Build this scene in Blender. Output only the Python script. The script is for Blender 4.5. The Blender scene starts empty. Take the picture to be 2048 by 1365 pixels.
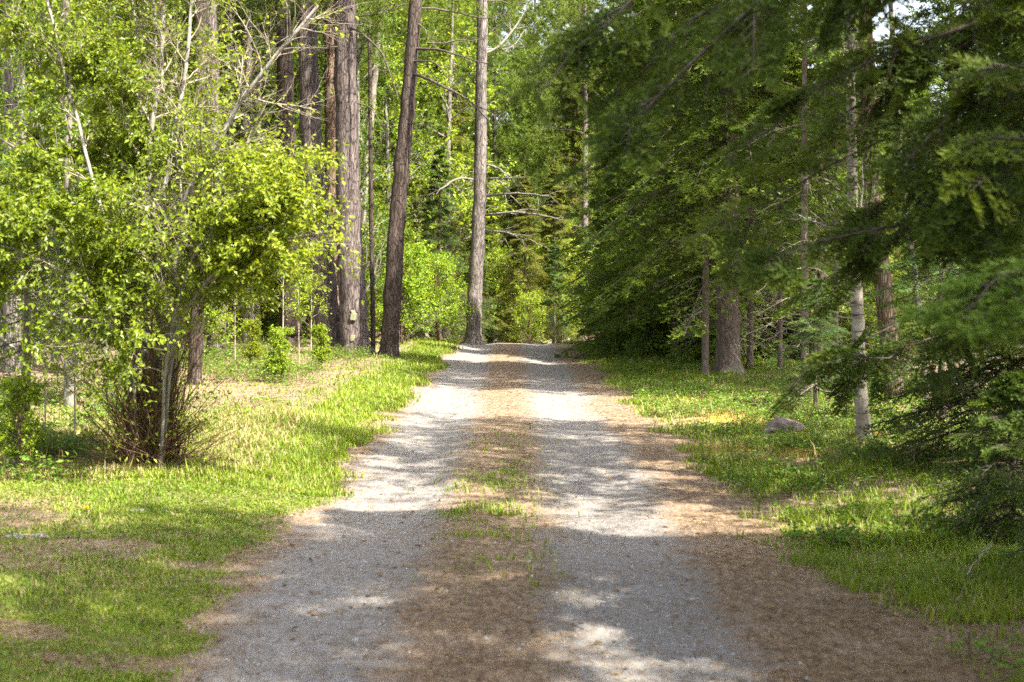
import bpy, math
import numpy as np
from mathutils import Vector

# ------------------------------------------------------------------ camera, sky, sun, exposure
scene = bpy.context.scene
F, VX, HY, CAMZ = 2844.0, 1024.0, 567.0, 1.7       # focal length in photo pixels, horizon row, eye height
cam_d = bpy.data.cameras.new('camera')
cam = bpy.data.objects.new('camera', cam_d)
scene.collection.objects.link(cam)
cam.location = (0, 0, CAMZ)
cam.rotation_euler = (math.radians(90), 0, 0)
cam_d.sensor_width = 36
cam_d.lens = F * 36 / 2048
cam_d.shift_y = -(682.5 - HY) / 2048
cam_d.clip_end = 2000
cam_d.dof.use_dof = True
cam_d.dof.focus_distance = 21
cam_d.dof.aperture_fstop = 3.3
scene.camera = cam

SUN_EL, SUN_AZ = math.radians(54), math.radians(131)   # azimuth from +Y towards +X
SUN = np.array([math.cos(SUN_EL) * math.sin(SUN_AZ), math.cos(SUN_EL) * math.cos(SUN_AZ), math.sin(SUN_EL)])
world = bpy.data.worlds.new('World')
scene.world = world
world.use_nodes = True
wn = world.node_tree.nodes
sky = wn.new('ShaderNodeTexSky')
sky.sky_type = 'NISHITA'
sky.sun_disc = False
sky.sun_elevation = SUN_EL
sky.sun_rotation = SUN_AZ
sky.air_density = 0.8
sky.dust_density = 4.0
sky.ozone_density = 0.4
hs = wn.new('ShaderNodeHueSaturation')          # thin bright cloud: a paler sky
hs.inputs['Saturation'].default_value = 0.5
hs.inputs['Value'].default_value = 1.0
world.node_tree.links.new(sky.outputs[0], hs.inputs['Color'])
world.node_tree.links.new(hs.outputs[0], wn['Background'].inputs[0])
wn['Background'].inputs[1].default_value = 0.135
sun_d = bpy.data.lights.new('sun', 'SUN')
sun_d.energy = 5.0
sun_d.angle = math.radians(0.55)
sun_d.color = (1.0, 0.93, 0.80)
sun_o = bpy.data.objects.new('sun', sun_d)
scene.collection.objects.link(sun_o)
sun_o.rotation_euler = Vector(SUN).to_track_quat('Z', 'Y').to_euler()
sun_o.location = (30, -12, 40)
scene.view_settings.view_transform = 'Standard'
scene.view_settings.look = 'None'
scene.view_settings.exposure = 2.2
scene.view_settings.gamma = 1
scene.cycles.max_bounces = 10
scene.cycles.diffuse_bounces = 6
scene.cycles.transmission_bounces = 6
scene.cycles.glossy_bounces = 2
scene.cycles.use_denoising = False
scene.cycles.sample_clamp_indirect = 3
scene.cycles.use_adaptive_sampling = False

# ------------------------------------------------------------------ helpers
R = np.random.default_rng(11)
C = scene.collection
Z = np.array([0.0, 0.0, 1.0])


def nrm(a):
    return a / np.maximum(np.linalg.norm(a, axis=-1, keepdims=True), 1e-9)


class MB:
    """collects tubes, blades and leaves and links them as ONE mesh object"""
    def __init__(self):
        self.v, self.f, self.n = [], [], 0

    def add(self, v, f, mat=0, tint=0.5, smooth=False):
        v = np.asarray(v, np.float32).reshape(-1, 3)
        f = np.asarray(f, np.int32)
        t = np.broadcast_to(np.asarray(tint, np.float32), (len(f),))
        self.v.append(v)
        self.f.append((f + self.n, mat, t, smooth))
        self.n += len(v)

    def mesh(self, name, mats):
        v = np.concatenate(self.v) if self.v else np.zeros((0, 3), np.float32)
        loops, starts, mi, tn, sm, k = [], [], [], [], [], 0
        for f, m, t, s in self.f:
            n, w = f.shape
            loops.append(f.ravel())
            starts.append(k + np.arange(n, dtype=np.int32) * w)
            k += n * w
            mi.append(np.full(n, m, np.int32)); tn.append(t); sm.append(np.full(n, s, bool))
        me = bpy.data.meshes.new(name)
        me.vertices.add(len(v)); me.vertices.foreach_set('co', v.ravel())
        lp = np.concatenate(loops); st = np.concatenate(starts)
        me.loops.add(len(lp)); me.loops.foreach_set('vertex_index', lp)
        me.polygons.add(len(st)); me.polygons.foreach_set('loop_start', st)
        me.polygons.foreach_set('material_index', np.concatenate(mi))
        me.polygons.foreach_set('use_smooth', np.concatenate(sm))
        at = me.attributes.new('tint', 'FLOAT', 'FACE')
        at.data.foreach_set('value', np.concatenate(tn).astype(np.float32))
        for m in mats:
            me.materials.append(m)
        me.update(calc_edges=True)
        return me

    def build(self, name, mats, parent=None, loc=None):
        o = bpy.data.objects.new(name, self.mesh(name, mats if isinstance(mats, list) else [mats]))
        C.objects.link(o)
        if parent:
            o.parent = parent
        if loc is not None:
            o.location = loc
        return o


def tag(o, label=None, cat=None, group=None, kind=None):
    if label: o['label'] = label
    if cat: o['category'] = cat
    if group: o['group'] = group
    if kind: o['kind'] = kind
    return o


def thing(name, label, cat, loc=(0, 0, 0), rotz=0, group=None, scale=1):
    o = bpy.data.objects.new(name, None)
    o.empty_display_size = 0.2
    C.objects.link(o)
    o.location = loc
    o.rotation_euler = (0, 0, rotz)
    o.scale = (scale,) * 3
    return tag(o, label, cat, group)


def clone(root, loc, rotz=0, label=None, group=None, scale=1, cat=None):
    r = root.copy(); C.objects.link(r)
    r.location = loc; r.rotation_euler = (0, 0, rotz); r.scale = (scale,) * 3
    if label: r['label'] = label
    if cat: r['category'] = cat
    if group: r['group'] = group
    for ch in list(root.children):
        c = ch.copy(); C.objects.link(c); c.parent = r
        for g in list(ch.children):
            d = g.copy(); C.objects.link(d); d.parent = c
    return r


def sstep(a, b, x):
    t = np.clip((x - a) / (b - a), 0, 1)
    return t * t * (3 - 2 * t)


def vnoise(x, y, s, seed=0):
    """smooth value noise in the plane"""
    x = np.asarray(x, float) / s + 37.3 * seed; y = np.asarray(y, float) / s + 91.7 * seed
    xi, yi = np.floor(x).astype(np.int64), np.floor(y).astype(np.int64)
    fx, fy = x - xi, y - yi
    fx, fy = fx * fx * (3 - 2 * fx), fy * fy * (3 - 2 * fy)

    def h(a, b):
        n = (a * 374761393 + b * 668265263 + seed * 974634) & 0x7fffffff
        n = ((n ^ (n >> 13)) * 1274126177) & 0x7fffffff
        return ((n ^ (n >> 16)) & 0xffff) / 65535.0
    return (h(xi, yi) * (1 - fx) + h(xi + 1, yi) * fx) * (1 - fy) + (h(xi, yi + 1) * (1 - fx) + h(xi + 1, yi + 1) * fx) * fy


def fbm(x, y, s, seed=0):
    return (vnoise(x, y, s, seed) + .5 * vnoise(x, y, s / 2.1, seed + 1) + .25 * vnoise(x, y, s / 4.3, seed + 2)) / 1.75


def hz(x, y):
    """height of the ground"""
    x = np.asarray(x, float); y = np.asarray(y, float)
    t = np.clip(y - 38.0, 0, 7.0)
    z = -(t * t) * 0.006 - np.clip(y - 45.0, 0, 60) * 0.05
    cx = 0.12
    z = z + 0.11 * sstep(-1.5, -2.9, x) + 0.05 * sstep(1.9, 3.2, x)
    z = z + 0.02 * np.clip(-x - 4, 0, 20) * sstep(14, 24, y)
    off = sstep(1.5, 3.0, np.abs(x - cx))
    z = z + (fbm(x, y, 2.2, 5) - .5) * 0.14 * off + (fbm(x, y, .5, 9) - .5) * 0.03
    z = z - 0.035 * np.exp(-((x + .88) / .33) ** 2) - 0.035 * np.exp(-((x - .75) / .36) ** 2)
    z = z + 0.03 * np.sin(y * .95 + .4) * (1 - off)
    return z


def W(px, py, d):
    """the point d metres ahead that stands at this place in view"""
    return np.array([(px - VX) * d / F, d, CAMZ + (HY - py) * d / F])


def G(px, py):
    """the point of the ground seen at this place"""
    d = F * CAMZ / (py - HY)
    for _ in range(12):
        x = (px - VX) * d / F
        d = 0.5 * d + 0.5 * F * (CAMZ - float(hz(x, d))) / (py - HY)
    x = (px - VX) * d / F
    return np.array([x, d, float(hz(x, d))])


def on(x, y, dz=0.0):
    return np.array([x, y, float(hz(x, y)) + dz])


# ---- curves: arrays (n, m, 3) with radii (n, m)
def tubes(mb, P, r, sides=5, mat=0, tint=0.5, flare=None):
    P = np.asarray(P, float); r = np.asarray(r, float)
    n, m, _ = P.shape
    T = np.gradient(P, axis=1)
    T = nrm(T)
    ref = np.where(np.abs(T[..., 2:3]) > .9, np.array([1.0, 0, 0]), Z) if flare is None else np.array([1.0, .02, 0]) + 0 * T
    U = nrm(np.cross(T, ref)); V = np.cross(T, U)
    a = np.arange(sides) * 2 * np.pi / sides
    rr = np.broadcast_to(r[..., None], (n, m, sides))
    if flare is not None:
        rr = rr * flare(n, m, sides)
    v = P[:, :, None] + rr[..., None] * (U[:, :, None] * np.cos(a)[:, None] + V[:, :, None] * np.sin(a)[:, None])
    b = (np.arange(n) * m * sides)[:, None, None]
    i = (np.arange(m - 1) * sides)[None, :, None]
    k = np.arange(sides)[None, None, :]; k2 = (k + 1) % sides
    f = np.stack([b + i + k, b + i + k2, b + i + sides + k2, b + i + sides + k], -1).reshape(-1, 4)
    t = np.repeat(np.broadcast_to(np.asarray(tint, float), (n,)), (m - 1) * sides)
    mb.add(v, f, mat, t, True)


def sample(P, t):
    """points and tangents at parameters t (n, k) of the curves P (n, m, 3)"""
    n, m, _ = P.shape
    x = np.clip(t, 0, 1) * (m - 1)
    i = np.clip(np.floor(x).astype(int), 0, m - 2); fr = (x - i)[..., None]
    ii = np.arange(n)[:, None]
    A, B = P[ii, i], P[ii, i + 1]
    return A * (1 - fr) + B * fr, nrm(B - A)


def rsample(r, t):
    n, m = r.shape
    x = np.clip(t, 0, 1) * (m - 1)
    i = np.clip(np.floor(x).astype(int), 0, m - 2); fr = x - i
    ii = np.arange(n)[:, None]
    return r[ii, i] * (1 - fr) + r[ii, i + 1] * fr


def spawn(P, r, k, t0, t1, ang, ln, up=0.0, wig=.12, m=6, rf=.6, grav=0.0, rtip=.25):
    """k child curves on every curve"""
    n = len(P)
    t = R.uniform(t0, t1, (n, k))
    B, T = sample(P, t)
    rb = rsample(r, t) * rf
    perp = nrm(np.cross(T, R.normal(size=T.shape)))
    a = R.uniform(ang[0], ang[1], (n, k, 1))
    D = nrm(T * np.cos(a) + perp * np.sin(a) + Z * up)
    L = (ln(t) if callable(ln) else R.uniform(ln[0], ln[1], (n, k)))[..., None]
    B, D, L, rb = B.reshape(-1, 3), D.reshape(-1, 3), L.reshape(-1, 1), rb.reshape(-1)
    s = np.linspace(0, 1, m)
    pts = [B]
    d = D
    for j in range(1, m):
        d = nrm(d + R.normal(size=d.shape) * wig + Z * grav)
        pts.append(pts[-1] + d * L / (m - 1))
    Q = np.stack(pts, 1)
    rr = rb[:, None] * (1 - s * (1 - rtip))
    return Q, rr


def curve(pts, m=16, pw=1.0):
    """one smooth curve (1, m, 3) through control points"""
    p = np.asarray(pts, float)
    n = len(p)
    q = np.vstack([2 * p[0] - p[1], p, 2 * p[-1] - p[-2]])
    out = []
    for t in np.linspace(0, 1, m) ** pw * (n - 1):
        i = min(int(t), n - 2); u = t - i
        a, b, c, d = q[i], q[i + 1], q[i + 2], q[i + 3]
        out.append(.5 * (2 * b + (c - a) * u + (2 * a - 5 * b + 4 * c - d) * u * u + (3 * b - a - 3 * c + d) * u ** 3))
    return np.array(out)[None]


# ---- leaves and needles
def blades(mb, P, D, Nn, L, Wd, mat=0, tint=.5):
    S = nrm(np.cross(D, Nn)) * (np.asarray(Wd)[..., None] * .5)
    v = np.stack([P - S, P + S, P + D * np.asarray(L)[..., None]], 1)
    mb.add(v, np.arange(len(P) * 3).reshape(-1, 3), mat, tint)


def leaves(mb, P, D, Nn, L, Wd, mat=0, tint=.5):
    S = nrm(np.cross(D, Nn)); U = np.cross(S, D)
    L = np.asarray(L)[..., None]; w = np.asarray(Wd)[..., None] * .5
    q = P + D * L * .42
    v = np.stack([P, q + S * w + U * w * .35, P + D * L - U * L * .12, q - S * w + U * w * .35], 1)
    mb.add(v, np.arange(len(P) * 4).reshape(-1, 4), mat, tint)


def leaf_on(mb, P, k, t0, t1, L, wr=.55, spread=1.0, droop=.25, keep=None, mat=0, tint=(0, 1), bias=None):
    n = len(P)
    t = R.uniform(t0, t1, (n, k))
    p, T = sample(P, t)
    p = p.reshape(-1, 3); T = T.reshape(-1, 3)
    p = p + R.normal(size=p.shape) * .012
    D = nrm(T * .5 + R.normal(size=p.shape) * spread * .6 - Z * droop)
    N = nrm(R.normal(size=p.shape) * .6 + Z + np.array([.25, -.35, 0]))
    ln = R.uniform(L * .65, L * 1.25, len(p))
    ti = R.uniform(tint[0], tint[1], len(p))
    if bias is not None:
        ti = np.clip(ti + bias(p), 0, 1)
    if keep is not None:
        kp = R.uniform(size=len(p)) < keep(p)
        p, D, N, ln, ti = p[kp], D[kp], N[kp], ln[kp], ti[kp]
    leaves(mb, p, D, N, ln, ln * wr, mat, ti)


def fir_spray(mb, P, T=14, S=6, K=9, bl=.05, bw=.013, tw=.36, sag=.12, mat=0, wood=None, wmat=1, t0=.12, tl=.05,
              dens=1.0, bias=0.0, roll=.3, wr=.004, flat=.75):
    """flat fans of needled twigs along every bough curve P (n, m, 3)"""
    n = len(P)
    Lb = np.linalg.norm(np.diff(P, axis=1), axis=2).sum(1)
    s = np.linspace(t0, .99, T)[None] + R.uniform(-.4, .4, (n, T)) / T
    B, Tn = sample(P, s)
    up = nrm(np.broadcast_to(Z, Tn.shape) + R.normal(size=(n, 1, 3)) * roll)
    side = nrm(np.cross(Tn, up))
    sg = np.where(np.arange(T) % 2 == 0, 1.0, -1.0)[None, :, None]
    a = R.uniform(.75, 1.05, (n, T, 1))
    D = nrm(Tn * np.cos(a) + side * sg * np.sin(a) + Z * R.uniform(-.22, .06, (n, T, 1)))
    tL = Lb[:, None] * tw * (1 - np.clip(s, 0, 1)) ** .75 * R.uniform(.65, 1.2, (n, T)) + tl + .03
    # the twig curves, then sub-twigs
    u = np.linspace(0, 1, 5)
    TC = B[:, :, None] + D[:, :, None] * (tL[..., None] * u)[..., None] - Z * (sag * tL[..., None] * u ** 2)[..., None]
    TC = TC.reshape(n * T, 5, 3); tLf = tL.reshape(-1); upf = np.broadcast_to(up, (n, T, 3)).reshape(-1, 3)
    if wood is not None:
        tubes(wood, TC, wr * (1.2 - u)[None] * np.ones((n * T, 1)), 3, wmat)
    v = np.linspace(.1, 1, S)[None] + R.uniform(-.4, .4, (n * T, S)) / S
    B2, T2 = sample(TC, v)
    side2 = nrm(np.cross(T2, upf[:, None]))
    sg2 = np.where(np.arange(S) % 2 == 0, 1.0, -1.0)[None, :, None]
    a2 = R.uniform(.6, .95, (n * T, S, 1))
    D2 = nrm(T2 * np.cos(a2) + side2 * sg2 * np.sin(a2) + Z * R.uniform(-.2, .12, (n * T, S, 1)))
    l2 = tLf[:, None] * .42 * (1 - .75 * np.clip(v, 0, 1)) * R.uniform(.6, 1.2, (n * T, S)) + tl
    tt = np.repeat(np.repeat(R.uniform(0, 1, n) * .5, T) + R.uniform(0, .35, n * T), S)
    # needles along the sub-twigs, and along the twigs themselves
    w = (np.arange(K) + .5) / K
    p3 = B2[..., None, :] + D2[..., None, :] * (l2[..., None] * w)[..., None]
    shp = p3.shape
    sg3 = np.where(np.arange(K) % 2 == 0, 1.0, -1.0)[None, None, :, None]
    up3 = np.broadcast_to(upf[:, None, None], shp)
    Dk = np.broadcast_to(D2[..., None, :], shp)
    s3 = nrm(np.cross(Dk, up3))
    ph = R.uniform(-.5, .9, shp[:3] + (1,)) * flat * np.pi * .6
    d3 = nrm(Dk * .75 + s3 * sg3 * .8 * np.cos(ph) + up3 * .8 * np.sin(ph))
    # tip third is younger and paler
    tip = np.clip(v, 0, 1)[..., None] * np.ones(K) * .25 + w * .12
    ti = np.clip(tt.reshape(n * T, S, 1) + tip + bias, 0, 1).reshape(-1)
    p3, d3 = p3.reshape(-1, 3), d3.reshape(-1, 3)
    N3 = nrm(up3.reshape(-1, 3) + R.normal(size=p3.shape) * (.35 + .5 * flat))
    if dens < 1:
        k = R.uniform(size=len(p3)) < dens
        p3, d3, N3, ti = p3[k], d3[k], N3[k], ti[k]
    blades(mb, p3, d3, N3, R.uniform(.75, 1.2, len(p3)) * bl, R.uniform(.8, 1.2, len(p3)) * bw, mat, ti)


def tufts(mb, P, D, k, L, Wd, mat=0, spread=.8, tint0=None, fwd=.75):
    """pine needle brushes: k needles from every point"""
    n = len(P)
    d = nrm(D[:, None] * fwd + R.normal(size=(n, k, 3)) * spread)
    p = P[:, None] + D[:, None] * R.uniform(-.3, .3, (n, k, 1)) * L
    ti = np.clip((R.uniform(0, .7, (n, 1)) if tint0 is None else tint0[:, None]) + R.uniform(0, .3, (n, k)), 0, 1)
    d = d.reshape(-1, 3)
    blades(mb, p.reshape(-1, 3), d, nrm(R.normal(size=d.shape)), R.uniform(.7, 1.15, n * k) * L,
           np.full(n * k, Wd), mat, ti.reshape(-1))


# ------------------------------------------------------------------ materials
def new_mat(name):
    m = bpy.data.materials.new(name)
    m.use_nodes = True
    nt = m.node_tree
    nt.nodes.clear()
    out = nt.nodes.new('ShaderNodeOutputMaterial')
    return m, nt, out


def nd(nt, typ, **kw):
    n = nt.nodes.new(typ)
    for k, v in kw.items():
        if k.startswith('i_'):
            n.inputs[k[2:].replace('_', ' ')].default_value = v
        else:
            setattr(n, k, v)
    return n


def mixc(nt, fac, a, b, blend='MIX'):
    n = nt.nodes.new('ShaderNodeMix')
    n.data_type = 'RGBA'; n.blend_type = blend
    for k, v in ((0, fac), (6, a), (7, b)):
        if hasattr(v, 'links'):
            nt.links.new(v, n.inputs[k])
        else:
            n.inputs[k].default_value = (v if k == 0 else (*v, 1))
    return n.outputs[2]


def math_(nt, op, a, b=None, c=None):
    n = nt.nodes.new('ShaderNodeMath'); n.operation = op
    for k, v in enumerate((a, b, c)):
        if v is None: continue
        if hasattr(v, 'links'): nt.links.new(v, n.inputs[k])
        else: n.inputs[k].default_value = v
    return n.outputs[0]


def ramp(nt, src, stops):
    n = nt.nodes.new('ShaderNodeValToRGB')
    e = n.color_ramp.elements
    while len(e) < len(stops): e.new(.5)
    for x, (p, c) in zip(e, stops):
        x.position = p; x.color = (*c, 1) if len(c) == 3 else c
    nt.links.new(src, n.inputs[0])
    return n.outputs[0]


def leaf_mat(name, c0, c1, c2, trans=.4, rough=.5, spec=.3, tcol=(1.25, 1.15, .45)):
    m, nt, out = new_mat(name)
    at = nd(nt, 'ShaderNodeAttribute', attribute_name='tint')
    oi = nd(nt, 'ShaderNodeObjectInfo')
    col = ramp(nt, at.outputs['Fac'], [(0, c0), (.55, c1), (1, c2)])
    hsv = nd(nt, 'ShaderNodeHueSaturation')
    nt.links.new(col, hsv.inputs['Color'])
    nt.links.new(math_(nt, 'MULTIPLY_ADD', oi.outputs['Random'], .3, .85), hsv.inputs['Value'])
    nt.links.new(math_(nt, 'MULTIPLY_ADD', oi.outputs['Random'], .03, .485), hsv.inputs['Hue'])
    b = nd(nt, 'ShaderNodeBsdfPrincipled')
    b.inputs['Roughness'].default_value = rough
    b.inputs['Specular IOR Level'].default_value = spec
    nt.links.new(hsv.outputs[0], b.inputs['Base Color'])
    tr = nd(nt, 'ShaderNodeBsdfTranslucent')
    nt.links.new(mixc(nt, 1.0, hsv.outputs[0], tcol, 'MULTIPLY'), tr.inputs['Color'])
    mx = nd(nt, 'ShaderNodeMixShader')
    mx.inputs[0].default_value = trans
    nt.links.new(b.outputs[0], mx.inputs[1]); nt.links.new(tr.outputs[0], mx.inputs[2])
    nt.links.new(mx.outputs[0], out.inputs[0])
    return m


def bark_mat(name, lo, mid, hi, sx=9, sz=1.6, bump=.6, furrow=True, top=None, ztop=(5, 12), bands=False, moss=None):
    m, nt, out = new_mat(name)
    tc = nd(nt, 'ShaderNodeTexCoord')
    mp = nd(nt, 'ShaderNodeMapping')
    mp.inputs['Scale'].default_value = (sx, sx, sz)
    nt.links.new(tc.outputs['Object'], mp.inputs[0])
    n1 = nd(nt, 'ShaderNodeTexNoise', i_Scale=1.0, i_Detail=8.0, i_Roughness=.65)
    nt.links.new(mp.outputs[0], n1.inputs['Vector'])
    vo = nd(nt, 'ShaderNodeTexVoronoi', feature='DISTANCE_TO_EDGE', i_Scale=2.3)
    mixv = nd(nt, 'ShaderNodeMix', data_type='VECTOR')
    mixv.inputs[0].default_value = .38
    nt.links.new(mp.outputs[0], mixv.inputs[4]); nt.links.new(n1.outputs['Color'], mixv.inputs[5])
    nt.links.new(mixv.outputs[1], vo.inputs['Vector'])
    h = n1.outputs['Fac']
    col = ramp(nt, h, [(.3, lo), (.5, mid), (.72, hi)])
    big = nd(nt, 'ShaderNodeTexNoise', i_Scale=1.3, i_Detail=3.0)
    nt.links.new(tc.outputs['Object'], big.inputs['Vector'])
    if top is not None:
        sp = nd(nt, 'ShaderNodeSeparateXYZ'); nt.links.new(tc.outputs['Object'], sp.inputs[0])
        mr = nd(nt, 'ShaderNodeMapRange'); mr.inputs[1].default_value, mr.inputs[2].default_value = ztop
        nt.links.new(math_(nt, 'MULTIPLY_ADD', big.outputs['Fac'], 3.0, sp.outputs[2]), mr.inputs[0])
        col = mixc(nt, mr.outputs[0], col, ramp(nt, h, [(.3, [c * .45 for c in top]), (.6, top)]))
    hh = h
    if furrow:
        fr = ramp(nt, vo.outputs['Distance'], [(0, (.25,) * 3), (.13, (1,) * 3)])
        col = mixc(nt, fr, [c * .55 for c in lo], col)
        hh = math_(nt, 'MULTIPLY_ADD', fr, .7, h)
    if bands:
        m2 = nd(nt, 'ShaderNodeMapping'); m2.inputs['Scale'].default_value = (3.0, 3.0, 28)
        nt.links.new(tc.outputs['Object'], m2.inputs[0])
        n2 = nd(nt, 'ShaderNodeTexNoise', i_Scale=1.0, i_Detail=4.0, i_Roughness=.7)
        nt.links.new(m2.outputs[0], n2.inputs['Vector'])
        bd = ramp(nt, n2.outputs['Fac'], [(.55, (0,) * 3), (.66, (1,) * 3)])
        col = mixc(nt, bd, col, (.05, .042, .035))
    if moss is not None:
        ms = ramp(nt, big.outputs['Fac'], [(.54, (0,) * 3), (.64, (1,) * 3)])
        col = mixc(nt, math_(nt, 'MULTIPLY', ms, .7), col, moss)
    b = nd(nt, 'ShaderNodeBsdfPrincipled')
    b.inputs['Roughness'].default_value = .9
    b.inputs['Specular IOR Level'].default_value = .15
    nt.links.new(col, b.inputs['Base Color'])
    bp = nd(nt, 'ShaderNodeBump'); bp.inputs['Strength'].default_value = bump; bp.inputs['Distance'].default_value = .03
    nt.links.new(hh, bp.inputs['Height']); nt.links.new(bp.outputs[0], b.inputs['Normal'])
    nt.links.new(b.outputs[0], out.inputs[0])
    return m


def plain_mat(name, a, b_, scale=8, rough=.85, bump=.3, bd=.02):
    m, nt, out = new_mat(name)
    tc = nd(nt, 'ShaderNodeTexCoord')
    n1 = nd(nt, 'ShaderNodeTexNoise', i_Scale=scale, i_Detail=8.0, i_Roughness=.65)
    nt.links.new(tc.outputs['Object'], n1.inputs['Vector'])
    b = nd(nt, 'ShaderNodeBsdfPrincipled'); b.inputs['Roughness'].default_value = rough
    b.inputs['Specular IOR Level'].default_value = .2
    nt.links.new(ramp(nt, n1.outputs['Fac'], [(.35, a), (.65, b_)]), b.inputs['Base Color'])
    bp = nd(nt, 'ShaderNodeBump'); bp.inputs['Strength'].default_value = bump; bp.inputs['Distance'].default_value = bd
    nt.links.new(n1.outputs['Fac'], bp.inputs['Height']); nt.links.new(bp.outputs[0], b.inputs['Normal'])
    nt.links.new(b.outputs[0], out.inputs[0])
    return m


M = {}
M['fir'] = leaf_mat('fir_needles', (.030, .052, .012), (.065, .108, .018), (.135, .190, .030), .32, .55, .12)
M['spruce'] = leaf_mat('spruce_needles', (.048, .078, .014), (.10, .155, .024), (.19, .26, .040), .40, .55, .12)
M['bluefir'] = leaf_mat('blue_fir_needles', (.030, .060, .016), (.060, .115, .028), (.12, .185, .042), .32, .55, .12)
M['olive'] = leaf_mat('olive_spruce_needles', (.066, .082, .018), (.125, .150, .028), (.205, .240, .048), .38, .55, .1)
M['pine'] = leaf_mat('pine_needles', (.058, .092, .018), (.115, .168, .028), (.20, .262, .045), .38, .55, .1)
M['youngfir'] = leaf_mat('young_fir_needles', (.040, .075, .014), (.075, .135, .020), (.13, .20, .03), .32, .55, .15)
M['leaf'] = leaf_mat('spring_leaves', (.09, .15, .012), (.21, .30, .020), (.36, .43, .035), .50, .42, .35)
M['leaf2'] = leaf_mat('maple_leaves', (.050, .115, .012), (.11, .20, .018), (.19, .29, .028), .46, .45, .3)
M['cover'] = leaf_mat('low_plant_leaves', (.05, .12, .015), (.10, .20, .02), (.20, .28, .03), .4, .45, .3)
M['grass'] = leaf_mat('grass_blades', (.075, .125, .014), (.15, .22, .020), (.27, .31, .035), .42, .45, .25)
M['straw'] = leaf_mat('dry_grass', (.16, .12, .055), (.26, .21, .10), (.36, .30, .16), .25, .6, .15, (1, .95, .7))
M['dead'] = leaf_mat('dead_needles', (.07, .042, .024), (.17, .105, .055), (.30, .21, .12), .15, .7, .1, (1, .8, .5))
M['red_pine'] = bark_mat('red_pine_bark', (.055, .042, .040), (.125, .100, .094), (.215, .18, .17), 14, 2.6, .9)
M['orange_pine'] = bark_mat('orange_pine_bark', (.075, .048, .036), (.165, .11, .08), (.27, .19, .14), 14, 4.5, .9)
M['dark_pine'] = bark_mat('dark_pine_bark', (.030, .022, .019), (.065, .048, .041), (.115, .088, .074), 14, 3.0, .9,
                          top=(.105, .080, .070), ztop=(4, 8))
M['grey_pine'] = bark_mat('grey_pine_bark', (.075, .062, .056), (.165, .142, .13), (.28, .25, .23), 14, 2.4, .8)
M['spruce_bark'] = bark_mat('spruce_bark', (.06, .045, .035), (.13, .10, .080), (.22, .18, .15), 22, 9, .8, furrow=False, moss=(.16, .17, .11))
M['furrow'] = bark_mat('furrowed_bark', (.05, .035, .025), (.12, .085, .06), (.21, .16, .12), 16, 2.4, 1.0)
M['birch'] = bark_mat('birch_bark', (.11, .095, .075), (.21, .185, .15), (.35, .315, .26), 7, 5, .4, furrow=False, bands=True)
M['greybark'] = bark_mat('grey_stem_bark', (.075, .068, .055), (.155, .142, .118), (.29, .27, .225), 30, 8, .4, furrow=False)
M['shrub_stem'] = bark_mat('shrub_stem_bark', (.10, .09, .075), (.22, .20, .175), (.40, .38, .34), 30, 8, .4, furrow=False)
M['twig'] = bark_mat('pale_twig_bark', (.16, .13, .10), (.26, .22, .17), (.38, .33, .27), 30, 8, .2, furrow=False)
M['brown_stem'] = bark_mat('brown_stem_bark', (.05, .029, .018), (.12, .072, .043), (.22, .14, .085), 30, 6, .3, furrow=False)
M['dark_twig'] = bark_mat('dark_twig_bark', (.035, .028, .022), (.075, .06, .05), (.13, .11, .09), 30, 8, .2, furrow=False)
M['stone'] = plain_mat('granite', (.10, .080, .068), (.22, .178, .152), 14, .9, .5, .03)
M['pale_stone'] = plain_mat('pale_stone', (.11, .105, .10), (.25, .24, .23), 20, .9, .4)
M['grit'] = plain_mat('gravel_grit', (.13, .125, .12), (.36, .35, .335), 9, .95, .2)
M['cut_wood'] = plain_mat('cut_wood', (.30, .15, .06), (.42, .24, .10), 20, .8, .2)
M['lichen'] = plain_mat('lichen', (.13, .14, .08), (.24, .25, .16), 25, .95, .4)
M['yellow'] = plain_mat('yellow_petals', (.75, .50, .02), (.85, .62, .04), 20, .6, .1)


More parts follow.
